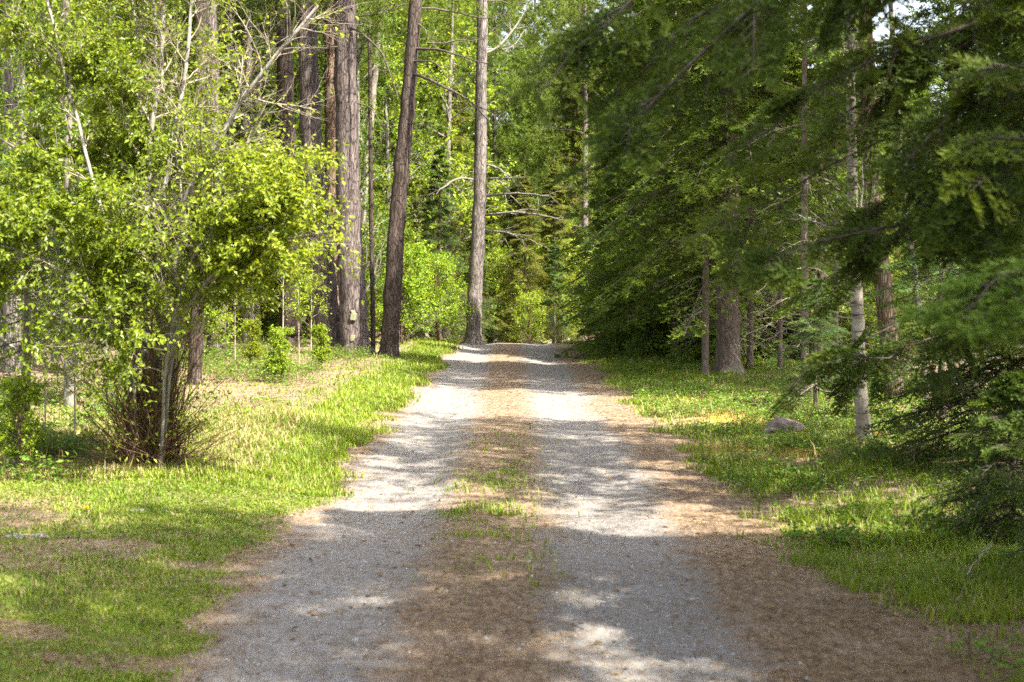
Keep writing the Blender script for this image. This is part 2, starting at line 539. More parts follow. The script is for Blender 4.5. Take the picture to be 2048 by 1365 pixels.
def ground_mat():
    m, nt, out = new_mat('forest_ground')
    geo = nd(nt, 'ShaderNodeNewGeometry')

    def noise(scale, detail=6.0, rough=.6, sc=(1, 1, 1)):
        mp = nd(nt, 'ShaderNodeMapping'); mp.inputs['Scale'].default_value = sc
        nt.links.new(geo.outputs['Position'], mp.inputs[0])
        n = nd(nt, 'ShaderNodeTexNoise', i_Scale=scale, i_Detail=detail, i_Roughness=rough)
        nt.links.new(mp.outputs[0], n.inputs['Vector'])
        return n.outputs['Fac']

    def attr(name):
        return nd(nt, 'ShaderNodeAttribute', attribute_name=name).outputs['Fac']

    fine, mid, big = noise(70, 3, .7), noise(9, 8, .7), noise(1.3, 5)
    grit = noise(150, 2, .8)
    stretch = noise(26, 4, .7, (1, .35, 1))

    stretch2 = noise(4.5, 9, .72)

    def mask(a, w=.5, n=None):
        s = math_(nt, 'ADD', a, math_(nt, 'MULTIPLY', math_(nt, 'SUBTRACT', n if n else mid, .5), w * 2))
        return ramp(nt, s, [(.32, (0,) * 3), (.68, (1,) * 3)])

    litter = ramp(nt, stretch, [(.25, (.08, .055, .037)), (.43, (.175, .124, .084)), (.57, (.255, .188, .130)), (.74, (.36, .29, .21))])
    litter = mixc(nt, math_(nt, 'MULTIPLY', ramp(nt, fine, [(.52, (0,) * 3), (.62, (1,) * 3)]), .6), litter, (.07, .042, .026))
    litter = mixc(nt, math_(nt, 'MULTIPLY', ramp(nt, mid, [(.52, (0,) * 3), (.7, (1,) * 3)]), .5), litter, (.30, .235, .16))
    gravel = ramp(nt, grit, [(.25, (.12, .114, .108)), (.5, (.22, .21, .20)), (.75, (.33, .32, .305))])
    gravel = mixc(nt, math_(nt, 'MULTIPLY', ramp(nt, mid, [(.45, (0,) * 3), (.65, (1,) * 3)]), .45), gravel, (.165, .140, .115))
    gravel = mixc(nt, math_(nt, 'MULTIPLY', ramp(nt, stretch, [(.50, (0,) * 3), (.60, (1,) * 3)]), .6), gravel, (.15, .108, .075))
    soil = ramp(nt, mid, [(.3, (.07, .065, .025)), (.5, (.12, .13, .035)), (.7, (.21, .18, .08))])
    moss = ramp(nt, fine, [(.3, (.17, .115, .02)), (.6, (.34, .24, .045))])
    dry = ramp(nt, fine, [(.3, (.17, .125, .06)), (.65, (.36, .29, .16))])
    col = litter
    col = mixc(nt, mask(attr('grassy'), .35), col, soil)
    col = mixc(nt, mask(attr('dry'), .4), col, dry)
    col = mixc(nt, mask(attr('moss'), .3), col, moss)
    col = mixc(nt, mask(attr('gravel'), .75, stretch2), col, gravel)
    b = nd(nt, 'ShaderNodeBsdfPrincipled'); b.inputs['Roughness'].default_value = .95
    b.inputs['Specular IOR Level'].default_value = .1
    nt.links.new(col, b.inputs['Base Color'])
    bp = nd(nt, 'ShaderNodeBump'); bp.inputs['Strength'].default_value = .85; bp.inputs['Distance'].default_value = .028
    nt.links.new(math_(nt, 'ADD', math_(nt, 'MULTIPLY', grit, .5), math_(nt, 'ADD', mid, stretch)), bp.inputs['Height'])
    nt.links.new(bp.outputs[0], b.inputs['Normal'])
    nt.links.new(b.outputs[0], out.inputs[0])
    return m


M['ground'] = ground_mat()


# ------------------------------------------------------------------ the ground and the drive
def gauss(x, c, w):
    return np.exp(-((x - c) / w) ** 2)


def right_edge(y):
    """where the litter of the drive ends and the grass starts on the right"""
    return np.interp(y, [5, 7, 8.5, 10, 14, 20, 40], [2.15, 1.95, 1.80, 1.68, 1.62, 1.65, 1.68])


def masks(x, y):
    wob = (fbm(x, y, 1.6, 21) - .5) * .55
    wob2 = (fbm(x, y, .45, 23) - .5) * .5
    lt = gauss(x + wob * .6, -.95, .54); rt = gauss(x + wob * .6, .70, .53)
    gravel = np.clip(np.maximum(lt, rt) * 1.0, 0, 1)
    gravel = np.where(y > 60, 0, gravel)
    le = -1.38
    lf = sstep(le - .05, le - .45, x + wob + wob2); rg = sstep(right_edge(y) - .1, right_edge(y) + np.interp(y, [6, 10, 14], [1.1, .7, .4]), x + wob + wob2)
    n1 = fbm(x, y, 1.1, 31); n2 = fbm(x, y, 2.8, 35)
    # left: lush strip by the drive, bare needles under the pines, worn lawn in front
    needle = sstep(-2.0, -2.7, x + wob) * sstep(16.2, 17.8, y + wob * 2)
    lawn = sstep(12.4, 11.4, y)
    gl = lf * (1 - .93 * needle) * (1 - lawn * .85 * sstep(.66, .76, n1)) * (1 - .45 * (1 - lawn) * sstep(.5, .62, n1) * sstep(-2.4, -3, x))
    bare = np.zeros_like(gl)
    for px, py, rx, ry in ((30, 1035, .55, .35), (200, 1085, .55, .16), (60, 1075, .45, .18), (400, 1135, .32, .16), (250, 1330, .5, .18),
                           (40, 1260, .3, .2), (480, 1240, .3, .25)):
        g = G(px, py)
        bare = np.maximum(bare, np.exp(-(((x - g[0]) / rx) ** 2 + ((y - g[1]) / ry) ** 2)))
    gl = gl * (1 - .9 * sstep(.3, .7, bare))
    mossm = np.zeros_like(gl)
    for px, py, rx, ry in ((1500, 835, .75, 1.3), (1450, 900, .45, .8), (1620, 905, .5, .5), (1400, 800, .4, 1.6),
                           (1540, 868, .5, .6), (1990, 1075, .5, .35)):
        g = G(px, py)
        mossm = np.maximum(mossm, np.exp(-(((x - g[0]) / rx) ** 2 + ((y - g[1]) / ry) ** 2)))
    mossm = mossm * sstep(.25, .5, n1 + .18)
    gr = rg * (.22 + .78 * sstep(.40, .6, n1)) * (1 - .6 * sstep(.5, .6, n2) * sstep(2.2, 3.2, x)) * (1 - .8 * sstep(.35, .8, mossm)) * (1 - .75 * sstep(4.2, 6.0, x)) * (1 - .5 * sstep(24, 30, y) * sstep(2.6, 3.4, x))
    mid = gauss(x, -.22, .20) * sstep(9.2, 10.6, y) * sstep(13.6, 12.6, y) * .7 + gauss(x, -.05, .3) * .04 * sstep(7, 9, y) * sstep(18, 14, y)
    grass = np.clip(gl + gr + mid * sstep(.40, .55, n1 + .08), 0, 1)
    dry = lf * (1 - lawn) * sstep(17.8, 16.5, y) * sstep(-1.9, -2.6, x) * .75
    dry = np.maximum(dry, lf * lawn * sstep(.45, .62, n1) * .35)
    dry = np.maximum(dry, rg * sstep(12.5, 14, y) * sstep(24, 20, y) * (.25 + .5 * sstep(.42, .6, n2)))
    dry = np.maximum(dry, lf * sstep(11.2, 11.8, y) * sstep(13.4, 12.6, y) * sstep(-2.8, -3.4, x) * .8)
    return dict(gravel=gravel, grassy=grass, dry=dry, moss=np.clip(mossm, 0, 1))


def ground_objects():
    def axis(parts):
        out = []
        for a, b, s in parts:
            out.append(np.arange(a, b - 1e-6, s))
        return np.concatenate(out + [np.array([parts[-1][1]])])
    xs = axis([(-400, -60, 20), (-60, -14, 2), (-14, -7, .35), (-7, 7, .11), (7, 14, .35), (14, 60, 2), (60, 400, 20)])
    ys = axis([(-60, -4, 4), (-4, 5, .5), (5, 24, .12), (24, 46, .3), (46, 80, 1.5), (80, 160, 8), (160, 600, 40)])
    X, Y = np.meshgrid(xs, ys)
    Zz = hz(X, Y)
    mk = masks(X, Y)
    nx = len(xs)
    i, j = np.meshgrid(np.arange(len(xs) - 1), np.arange(len(ys) - 1))
    f = np.stack([j * nx + i, j * nx + i + 1, (j + 1) * nx + i + 1, (j + 1) * nx + i], -1).reshape(-1, 4)
    cx = (xs[:-1] + xs[1:]) / 2; cy = (ys[:-1] + ys[1:]) / 2
    CX, CY = np.meshgrid(cx, cy)
    road = ((CX > -1.5) & (CX < 1.72) & (CY < 80) & (CY > -40)).ravel()
    V = np.stack([X, Y, Zz], -1).reshape(-1, 3)
    for name, sel, label, cat in (('ground', ~road, 'forest ground of grass, moss and brown pine needles', 'ground'),
                                  ('gravel_drive', road, 'two track gravel drive with a brown needle strip between the ruts', 'drive')):
        ff = f[sel]
        used, inv = np.unique(ff.ravel(), return_inverse=True)
        mb = MB(); mb.add(V[used], inv.reshape(-1, 4), 0, .5, True)
        o = mb.build(name, M['ground'])
        for k, a in mk.items():
            at = o.data.attributes.new(k, 'FLOAT', 'POINT')
            at.data.foreach_set('value', a.ravel()[used].astype(np.float32))
        tag(o, label, cat, kind='structure')


ground_objects()


def scatter(n, x0, x1, y0, y1, pw):
    u = R.uniform(size=n)
    a = 1 - pw
    y = (y0 ** a + u * (y1 ** a - y0 ** a)) ** (1 / a)
    x = R.uniform(x0, x1, n)
    k = np.abs(x) < y * .37 + .4
    return x[k], y[k]


def grass():
    x, y = scatter(2400000, -7.5, 7.5, 5.6, 42, 1.25)
    mk = masks(x, y)
    clump = np.where((x < -1) & (y < 12), .4, .18) + .95 * sstep(.38, .62, fbm(x, y, .22, 41))
    keep = R.uniform(size=len(x)) < mk['grassy'] * clump
    x, y = x[keep], y[keep]; dry = mk['dry'][keep]
    n = len(x)
    z = hz(x, y)
    left = x < 0
    n2 = fbm(x, y, .6, 43)
    H = np.where(left, .015 + .03 * n2, .03 + .10 * n2)
    H = np.where(left & (y > 11.5), .03 + .07 * n2, H)
    H = np.where(left & (y > 12) & (x > -2.9), .05 + .10 * n2, H)
    H = np.where((x > -1.2) & (x < 1.2), .035 + .05 * n2, H)
    H = H * R.uniform(.45, 1.3, n) * np.where(R.uniform(size=n) < .012, 2.0, 1)
    P = np.stack([x, y, z - .005], -1)
    az = R.uniform(0, 2 * np.pi, n); tilt = R.uniform(.05, .75, n)
    D = np.stack([np.cos(az) * np.sin(tilt), np.sin(az) * np.sin(tilt), np.cos(tilt)], -1)
    S = np.stack([-np.sin(az), np.cos(az), np.zeros(n)], -1)
    w = (.0022 + .00027 * y)[:, None] * R.uniform(.7, 1.3, (n, 1))
    Hc = H[:, None]
    mid = P + D * Hc * .55
    tip = mid + nrm(D + np.stack([np.cos(az), np.sin(az), -.35 * np.ones(n)], -1) * R.uniform(.1, .9, (n, 1))) * Hc * .5
    V = np.stack([P - S * w, P + S * w, mid + S * w * .75, mid - S * w * .75, tip], 1)
    isdry = R.uniform(size=n) < np.clip(.10 + dry * .62, 0, 1)
    ti = np.clip(.55 * fbm(x, y, .9, 47) + R.uniform(0, .5, n) + .08, 0, 1)
    mb = MB()
    for sel, mat in ((~isdry, 0), (isdry, 1)):
        v = V[sel]; k = len(v)
        b = np.arange(k)[:, None] * 5
        mb.add(v, b + np.array([[0, 1, 2, 3]]), mat, ti[sel])
        mb.f.append(((b + np.array([[3, 2, 4]]) + mb.n - k * 5).astype(np.int32), mat, ti[sel].astype(np.float32), False))
    o = mb.build('grass', [M['grass'], M['straw']])
    tag(o, 'green and straw coloured grass growing along both sides of the drive', 'grass', kind='stuff')
    print('grass', n)


def low_plants():
    """broad low leaves among the grass and under the trees"""
    mb = MB()
    zones = [  # x0 x1 y0 y1 count leaf height
        (1.8, 7.5, 9, 24, 9000, .045, .15), (1.9, 4.2, 6.0, 9.5, 1600, .04, .14), (2, 8, 24, 38, 2500, .05, .18),
        (-6.5, -3.6, 11.3, 13.6, 1500, .055, .26), (-8, -4.5, 13.5, 20, 1800, .055, .25),
        (-7.5, -3.0, 22.5, 31, 2600, .05, .30), (-4.4, -1.6, 12, 30, 900, .035, .10), (-5, -1.6, 6, 12, 1500, .022, .045), (-14, -5, 18, 40, 2600, .06, .4)]
    for x0, x1, y0, y1, n, L, h in zones:
        x = R.uniform(x0, x1, n); y = R.uniform(y0, y1, n)
        k = R.uniform(size=n) < sstep(.38, .6, fbm(x, y, 1.3, 51))
        x, y = x[k], y[k]; n = len(x)
        q = 7
        hh = h * R.uniform(.3, 1.0, n)
        base = np.stack([x, y, hz(x, y)], -1)
        P = base[:, None] + R.normal(size=(n, q, 3)) * np.array([.05, .05, 0]) + Z * (hh[:, None] * R.uniform(.4, 1, (n, q)))[..., None]
        P = P.reshape(-1, 3)
        D = nrm(R.normal(size=P.shape) * np.array([1, 1, .25]))
        N = nrm(R.normal(size=P.shape) * .35 + Z)
        ln = R.uniform(.7, 1.3, len(P)) * L
        leaves(mb, P, D, N, ln, ln * .6, 0, np.repeat(R.uniform(0, .6, n), q) + R.uniform(0, .4, n * q))
        top = base + Z * hh[:, None] + R.normal(size=(n, 3)) * .02
        tubes(mb, np.stack([base, (base + top) / 2 + R.normal(size=(n, 3)) * .01, top], 1), np.full((n, 3), .0025), 3, 1)
    tag(mb.build('ground_cover', [M['cover'], M['brown_stem']]), 'low leafy plants spread over the forest floor', 'ground cover', kind='stuff')


def litter():
    mb = MB()
    x, y = scatter(260000, -7, 7, 5.6, 30, 1.9)
    mk = masks(x, y)
    k = R.uniform(size=len(x)) < np.clip(.95 - mk['gravel'] * .86 - mk['grassy'] * .5, .06, 1) * sstep(.3, .6, fbm(x, y, .35, 71))
    x, y = x[k], y[k]; n = len(x)
    P = np.stack([x, y, hz(x, y) + .004], -1)
    az = R.uniform(0, 2 * np.pi, n)
    D = nrm(np.stack([np.cos(az), np.sin(az) * .8, R.uniform(-.05, .10, n)], -1))
    L = R.uniform(.03, .11, n)
    blades(mb, P, D, nrm(Z + R.normal(size=P.shape) * .5), L, .0012 + .00028 * y, 0, R.uniform(0, 1, n))
    # dead leaves and cone scales
    x, y = scatter(1500, -5, 5, 5.6, 26, 1.4)
    n = len(x)
    P = np.stack([x, y, hz(x, y) + .008], -1)
    az = R.uniform(0, 2 * np.pi, n)
    D = nrm(np.stack([np.cos(az), np.sin(az), R.uniform(-.1, .3, n)], -1))
    L = R.uniform(.02, .055, n)
    leaves(mb, P, D, nrm(Z + R.normal(size=P.shape) * .35), L, L * .6, 0, R.uniform(0, .8, n))
    # little stones in the ruts
    x, y = scatter(11000, -1.7, 1.9, 5.6, 24, 2.0)
    mk = masks(x, y)
    k = R.uniform(size=len(x)) < mk['gravel'] * .9 + .05
    x, y = x[k], y[k]; n = len(x)
    s = (.0025 + .010 * R.uniform(0, 1, n) ** 3)[:, None, None]
    oc = np.array([[1, 0, 0], [0, 1, 0], [-1, 0, 0], [0, -1, 0], [0, 0, .7]], float)
    V = np.stack([x, y, hz(x, y)], -1)[:, None] + (oc[None] + R.normal(size=(n, 5, 3)) * .3) * s
    b = np.arange(n)[:, None] * 5
    for t in ((0, 1, 4), (1, 2, 4), (2, 3, 4), (3, 0, 4)):
        if t == (0, 1, 4):
            mb.add(V, b + np.array([t]), 1)
        else:
            mb.f.append(((b + np.array([t]) + mb.n - n * 5).astype(np.int32), 1, np.full(n, .5, np.float32), False))
    tag(mb.build('forest_litter', [M['dead'], M['grit']]), 'fallen needles, leaf scraps and grit strewn over drive and verge', 'litter', kind='stuff')


grass(); low_plants(); litter()


# ------------------------------------------------------------------ tree builders
def trunk_flare(amount=.35, zone=.10, lumps=.06):
    def f(n, m, s):
        t = np.linspace(0, 1, m)[None, :, None]
        a = np.arange(s)[None, None, :] * 2 * np.pi / s
        ph = R.uniform(0, 6, (n, 1, 1))
        root = amount * np.exp(-t / zone * 2.2) * (1 + .6 * np.sin(a * 4 + ph) + .25 * np.sin(a * 7 + 2 * ph))
        return 1 + root + R.normal(size=(n, m, s)) * lumps * .5
    return f


def trunk(mb, pts, r0, r1, m=26, sides=12, flare=.35, mat=0):
    P = curve(pts, m, 1.5)
    P[0, 1:-1, :2] += R.normal(size=(m - 2, 2)) * r0 * .05 * np.clip(np.linspace(0, 1, m)[1:-1, None] * 4, 0, 1)
    tt = np.linspace(0, 1, m) ** 1.5
    r = (r1 + (r0 - r1) * (1 - tt ** 1.7))[None]
    P[0, 0, 2] -= .12
    tubes(mb, P, r, sides, mat, .5, trunk_flare(flare))
    return P, r


def cone_boughs(H, h0, n, Rmax, pitch=(.25, -.30), droop=.35, shape=.85, m=7, turn=.12, lean=None, side=None):
    """whorled bough curves of a fir: longest near the bottom of the crown"""
    t = np.sort(R.uniform(0, 1, n)) ** .9
    z = h0 + (H - h0) * t
    az = np.arange(n) * 2.39996 + R.uniform(-.5, .5, n)
    L = Rmax * ((1 - t) ** shape * (.75 + .25 * np.minimum(1, t * 8)) + .05) * R.uniform(.65, 1.15, n)
    pi = pitch[1] + (pitch[0] - pitch[1]) * t + R.normal(size=n) * .08
    s = np.linspace(0, 1, m)[None]
    hx = np.cos(az)[:, None]; hy = np.sin(az)[:, None]
    rad = L[:, None] * s
    up = L[:, None] * (pi[:, None] * s - droop * s ** 2 + turn * s ** 4)
    wob = (R.normal(size=(n, 1)) * .12 * s ** 2) * L[:, None]
    P = np.stack([hx * rad - hy * wob, hy * rad + hx * wob, z[:, None] + up], -1)
    return P, L


def make_fir(name, label, cat, H, r0, h0, Rmax, n, mat, bark, T=13, S=6, K=8, bl=.055, bw=.016, dead=10, group=None, droop=.35, pitch=(.3, -.25),
             sag=.15, dens=1.0, bias=0.0, shape=.85, roll=.3):
    root = thing(name, label, cat, group=group)
    tb = MB()
    trunk(tb, [(0, 0, 0), (.02, .01, H * .4), (0, 0, H)], r0, .012, 26, 14, .7)
    tb.build('trunk', bark, root)
    cb = MB()
    P, L = cone_boughs(H * .98, h0, n, Rmax, pitch, droop, shape)
    tubes(cb, P, (.004 + .006 * L)[:, None] * np.linspace(1, .3, P.shape[1])[None], 4, 1)
    fir_spray(cb, P, T, S, K, bl, bw, .40, sag, 0, cb, 1, dens=dens, bias=bias, roll=roll)
    cb.build('crown', [mat, M['dark_twig']], root)
    if dead:
        db = MB()
        zz = R.uniform(.5, max(h0 * 1.15, 1.2), dead)
        stem = np.stack([np.zeros((dead, 2)), np.zeros((dead, 2))], 1)
        az = R.uniform(0, 6.28, dead)
        Ld = R.uniform(.4, 1.0, dead) * min(Rmax, 1.6)
        s = np.linspace(0, 1, 6)[None]
        Q = np.stack([np.cos(az)[:, None] * Ld[:, None] * s, np.sin(az)[:, None] * Ld[:, None] * s,
                      zz[:, None] + Ld[:, None] * (-.15 * s - .25 * s ** 2)], -1) + R.normal(size=(dead, 6, 3)) * .02
        rq = np.linspace(.011, .003, 6)[None] * np.ones((dead, 1))
        tubes(db, Q, rq, 4)
        Q2, r2 = spawn(Q, rq, 7, .3, 1, (.5, 1.1), (.12, .45), -.2, .2, 5, .6)
        tubes(db, Q2, r2, 3)
        Q3, r3 = spawn(Q2, r2, 3, .3, 1, (.5, 1.1), (.05, .2), -.1, .2, 4, .7)
        tubes(db, Q3, r3, 3)
        db.build('dead_branch', M['twig'], root)
    return root


def pine_crown(mb, H, h0, n, Rmax, nl=.16, nw=.012, k=16, per=5, prof=None, base=(0, 0), limb=.02):
    t = np.sort(R.uniform(0, 1, n))
    z = h0 + (H - h0) * t
    az = np.arange(n) * 2.39996 + R.uniform(-.6, .6, n)
    L = Rmax * (np.sin(np.pi * (t * .72 + .25)) ** .7 if prof is None else prof(t)) * R.uniform(.6, 1.15, n)
    m = 8
    s = np.linspace(0, 1, m)[None]
    dr = R.uniform(.0, .35, n)[:, None]
    P = np.stack([base[0] + np.cos(az)[:, None] * L[:, None] * s, base[1] + np.sin(az)[:, None] * L[:, None] * s,
                  z[:, None] + L[:, None] * (.18 * s - dr * s ** 2 + .22 * s ** 3)], -1)
    P[:, 1:] += np.cumsum(R.normal(size=(n, m - 1, 3)) * .03, 1) * L[:, None, None]
    r = (limb * (.3 + L / Rmax))[:, None] * np.linspace(1, .25, m)[None]
    tubes(mb, P, r, 5, 1)
    Q, rq = spawn(P, r, per, .35, 1, (.4, 1.0), lambda t: R.uniform(.25, .5, t.shape) * Rmax * (1.15 - .7 * t), .1, .15, 6, .55)
    tubes(mb, Q, rq, 4, 1)
    Q2, r2 = spawn(Q, rq, 4, .3, 1, (.4, .9), (.12 * Rmax, .26 * Rmax), .15, .15, 4, .6)
    tubes(mb, Q2, r2, 3, 1)
    for q, kk in ((Q2, 3), (Q, 2)):
        tt = R.uniform(.45, 1, (len(q), kk)); tt[:, 0] = 1
        p, T = sample(q, tt)
        tufts(mb, p.reshape(-1, 3), nrm(T.reshape(-1, 3) + Z * .25), k, nl, nw, 0)


def make_pine(name, label, H, r0, h0, Rmax, n, bark, group=None, k=14, per=5, nl=.16, nw=.014, mat=None):
    root = thing(name, label, 'pine tree', group=group)
    tb = MB()
    trunk(tb, [(0, 0, 0), (.05 * R.normal(), .03, H * .45), (0, 0, H)], r0, .03, 24, 11, .25)
    tb.build('trunk', bark, root)
    cb = MB()
    pine_crown(cb, H, h0, n, Rmax, nl, nw, k, per)
    cb.build('crown', [mat or M['pine'], M['dark_twig']], root)
    return root


def make_leafy(name, label, cat, H, r0, h0, spread, n, mat, bark, L=.06, group=None, stems=1, per=(6, 6), lk=9, up=.35, tint=(0, 1)):
    root = thing(name, label, cat, group=group)
    tb = MB(); cb = MB()
    Ps, rs = [], []
    for i in range(stems):
        a = R.uniform(0, 6.28); ln = R.uniform(.1, .35) * (H * .25 if stems > 1 else H * .08)
        pts = [(.04 * math.cos(a) * (stems > 1), .04 * math.sin(a) * (stems > 1), 0), (ln * .3 * math.cos(a), ln * .3 * math.sin(a), H * .45),
               (ln * math.cos(a), ln * math.sin(a), H * R.uniform(.85, 1))]
        P, r = trunk(tb, pts, r0, r0 * .15, 20, 9, .25 if stems == 1 else .05)
        Ps.append(P); rs.append(r)
    tb.build('trunk' if stems == 1 else 'stem', bark, root)
    P = np.concatenate(Ps); r = np.concatenate(rs)
    Q, rq = spawn(P, r, n, h0 / H, .98, (.6, 1.15), lambda t: spread * (1.1 - .75 * t) * R.uniform(.55, 1.1, t.shape), up, .12, 8, .45)
    tubes(cb, Q, rq, 5, 1)
    Q2, r2 = spawn(Q, rq, per[0], .25, 1, (.4, .95), lambda t: spread * .42 * (1.1 - .5 * t) * R.uniform(.5, 1.1, t.shape), .1, .15, 6, .55)
    tubes(cb, Q2, r2, 4, 1)
    Q3, r3 = spawn(Q2, r2, per[1], .2, 1, (.4, .9), lambda t: spread * .17 * R.uniform(.5, 1.2, t.shape), 0, .15, 4, .6)
    tubes(cb, Q3, r3, 3, 1)
    leaf_on(cb, Q3, lk, .1, 1, L, .6, 1.0, .25, tint=tint)
    leaf_on(cb, Q2, lk // 2, .4, 1, L, .6, 1.0, .25, tint=tint)
    cb.build('crown', [mat, M['greybark']], root)
    return root


# ------------------------------------------------------------------ left: the big shrub
def shrub():
    b0 = G(300, 938)
    d0 = b0[1]
    root = thing('shrub', 'tall many stemmed shrub with yellow green leaves at the left of the drive', 'shrub', b0)
    off = lambda p: np.asarray(p) - b0

    def px(pts):
        return [off(W(x, y, d0 + dd)) for x, y, dd in pts]
    main = [
        ([(272, 925, 0), (268, 760, .0), (280, 620, .1), (292, 420, .1), (300, 250, .2), (322, 120, .3), (330, -60, .4)], .036),
        ([(300, 930, .1), (312, 700, .0), (318, 560, -.1), (322, 430, -.1), (352, 300, 0), (372, 180, .1), (392, -40, .2)], .030),
        ([(320, 930, .0), (335, 700, -.1), (352, 500, -.2), (372, 395, -.3), (425, 305, -.3), (482, 205, -.3), (560, 105, -.4), (640, 10, -.4)], .030),
        ([(290, 925, .2), (285, 640, .4), (272, 400, .6), (280, 200, .7), (262, -40, .8)], .024),
        ([(330, 925, .2), (355, 640, .4), (372, 480, .5), (402, 250, .6), (420, -40, .6)], .018),
        ([(268, 925, -.1), (258, 680, -.2), (215, 450, -.3), (150, 200, -.2), (95, -40, -.2)], .022),
        ([(310, 925, .3), (298, 500, .7), (310, 250, .9), (300, -40, 1.0)], .028),
        ([(325, 925, -.1), (345, 720, -.3), (400, 580, -.5), (520, 490, -.6), (640, 470, -.7)], .014),
        ([(320, 925, -.2), (340, 700, -.4), (395, 500, -.5), (490, 400, -.5), (580, 350, -.5)], .014),
        ([(275, 925, -.1), (262, 720, -.4), (205, 600, -.6), (90, 520, -.7), (10, 500, -.7)], .013)]
    tb = MB()
    P, r = [], []
    for pts, rad in main:
        c = curve(px(pts), 22)
        c[0, 1:] += np.cumsum(R.normal(size=(21, 3)) * .008, 0)
        rr = np.linspace(rad * 1.1, rad * .45, 22)[None]
        c[0, 0, 2] -= .05
        P.append(c); r.append(rr)
        ob = MB(); tubes(ob, c, rr, 8, 0, .5, trunk_flare(.15, .05, .05))
        ob.build('stem', M['shrub_stem'], root)
    P = np.concatenate(P); r = np.concatenate(r)
    # basal sprouts
    sb = MB()
    n = 470
    a = R.uniform(0, 6.28, n); q = np.minimum(np.abs(R.normal(size=n)) * .16, .40)
    B = np.stack([np.cos(a) * q, np.sin(a) * q, np.full(n, -.03)], -1)
    H = R.uniform(.2, 1.0, n) * R.uniform(.5, 1.8, n) * (1.15 - q * 1.2)
    out = np.stack([np.cos(a) * q, np.sin(a) * q, np.zeros(n)], -1) * np.clip(R.normal(size=(n, 1)) * .45 + .15, -.6, 1.6)
    s = np.linspace(0, 1, 7)[None, :, None]
    S = B[:, None] + out[:, None] * s ** 1.3 * H[:, None, None] + Z * H[:, None, None] * s + np.cumsum(R.normal(size=(n, 7, 3)) * .022, 1) + R.normal(size=(n, 1, 3)) * np.array([.24, .24, 0]) * s ** 1.5
    rs = R.uniform(.0025, .008, n)[:, None] * np.linspace(1, .35, 7)[None]
    tubes(sb, S, rs, 4)
    S2, rs2 = spawn(S, rs, 3, .3, 1, (.3, .8), (.1, .5), .2, .1, 5, .6)
    tubes(sb, S2, rs2, 3)
    # dead leaf pile caught at the foot
    n = 2600
    a = R.uniform(0, 6.28, n); q = np.abs(R.normal(size=n)) * .26
    p = np.stack([np.cos(a) * q, np.sin(a) * q, np.exp(-(q / .25) ** 2) * .14 * R.uniform(0, 1, n) + .01], -1)
    leaves(sb, p, nrm(R.normal(size=p.shape) * np.array([1, 1, .4])), nrm(Z + R.normal(size=p.shape) * .5), R.uniform(.03, .07, n), R.uniform(.01, .03, n), 1, R.uniform(0, 1, n))
    sb.build('basal_shoots', [M['brown_stem'], M['dead']], root)

    # limbs, twigs, leaves
    Q, rq = spawn(P, r, 30, .20, .99, (.5, 1.15), lambda t: (1.1 - .55 * t) * R.uniform(.3, 1.0, t.shape), .12, .12, 8, .45)
    tb = MB()
    tubes(tb, Q, rq, 5)
    Q2, r2 = spawn(Q, rq, 7, .2, 1, (.4, 1.0), (.18, .55), .05, .16, 6, .55)
    tubes(tb, Q2, r2, 4)
    Q3, r3 = spawn(Q2, r2, 5, .2, 1, (.4, 1.0), (.06, .22), 0, .16, 4, .65)
    tubes(tb, Q3, r3, 3)
    tb.build('twigs', M['twig'], root)

    def keep(p):
        w = p + b0
        x = VX + w[:, 0] * F / w[:, 1]; y = HY - (w[:, 2] - CAMZ) * F / w[:, 1]
        k = np.full(len(p), .34) + .16 * sstep(380, 150, y) * sstep(420, 300, x)
        k = k * (1 - .85 * np.exp(-(((x - 400) / 170) ** 2 + ((y - 150) / 190) ** 2)))      # bare twigs high in the middle
        k = k * (1 - .8 * np.exp(-(((x - 620) / 110) ** 2 + ((y - 70) / 130) ** 2)))
        k = k * (1 - .9 * sstep(420, 500, x) * sstep(330, 260, y)) * (1 - sstep(640, 740, x))
        k = k + .34 * np.exp(-(((x - 540) / 140) ** 2 + ((y - 450) / 90) ** 2))
        k = k + .55 * np.exp(-(((x - 100) / 150) ** 2 + ((y - 300) / 250) ** 2))
        k = k * (.35 + 1.1 * sstep(.44, .60, fbm(w[:, 0] + .6 * w[:, 1], w[:, 2], .55, 61)))
        k = k * (1 - .5 * np.exp(-((x - 325) / 55) ** 2) * sstep(640, 560, y))
        k = k * (1 - .45 * np.exp(-(((x - 300) / 60) ** 2 + ((y - 790) / 90) ** 2)))
        k = k * (1 - .95 * sstep(610, 720, y) * sstep(350, 420, x)) * (1 - .8 * sstep(760, 880, y))
        return k
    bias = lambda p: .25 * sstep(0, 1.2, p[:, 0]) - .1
    lb = MB()
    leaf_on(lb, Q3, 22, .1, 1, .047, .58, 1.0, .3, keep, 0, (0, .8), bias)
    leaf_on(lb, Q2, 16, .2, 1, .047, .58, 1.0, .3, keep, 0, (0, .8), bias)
    leaf_on(lb, S2, 3, .5, 1, .045, .58, 1.0, .2, lambda p: np.full(len(p), .3), 0, (.2, 1))
    lb.build('foliage', M['leaf'], root)


shrub()


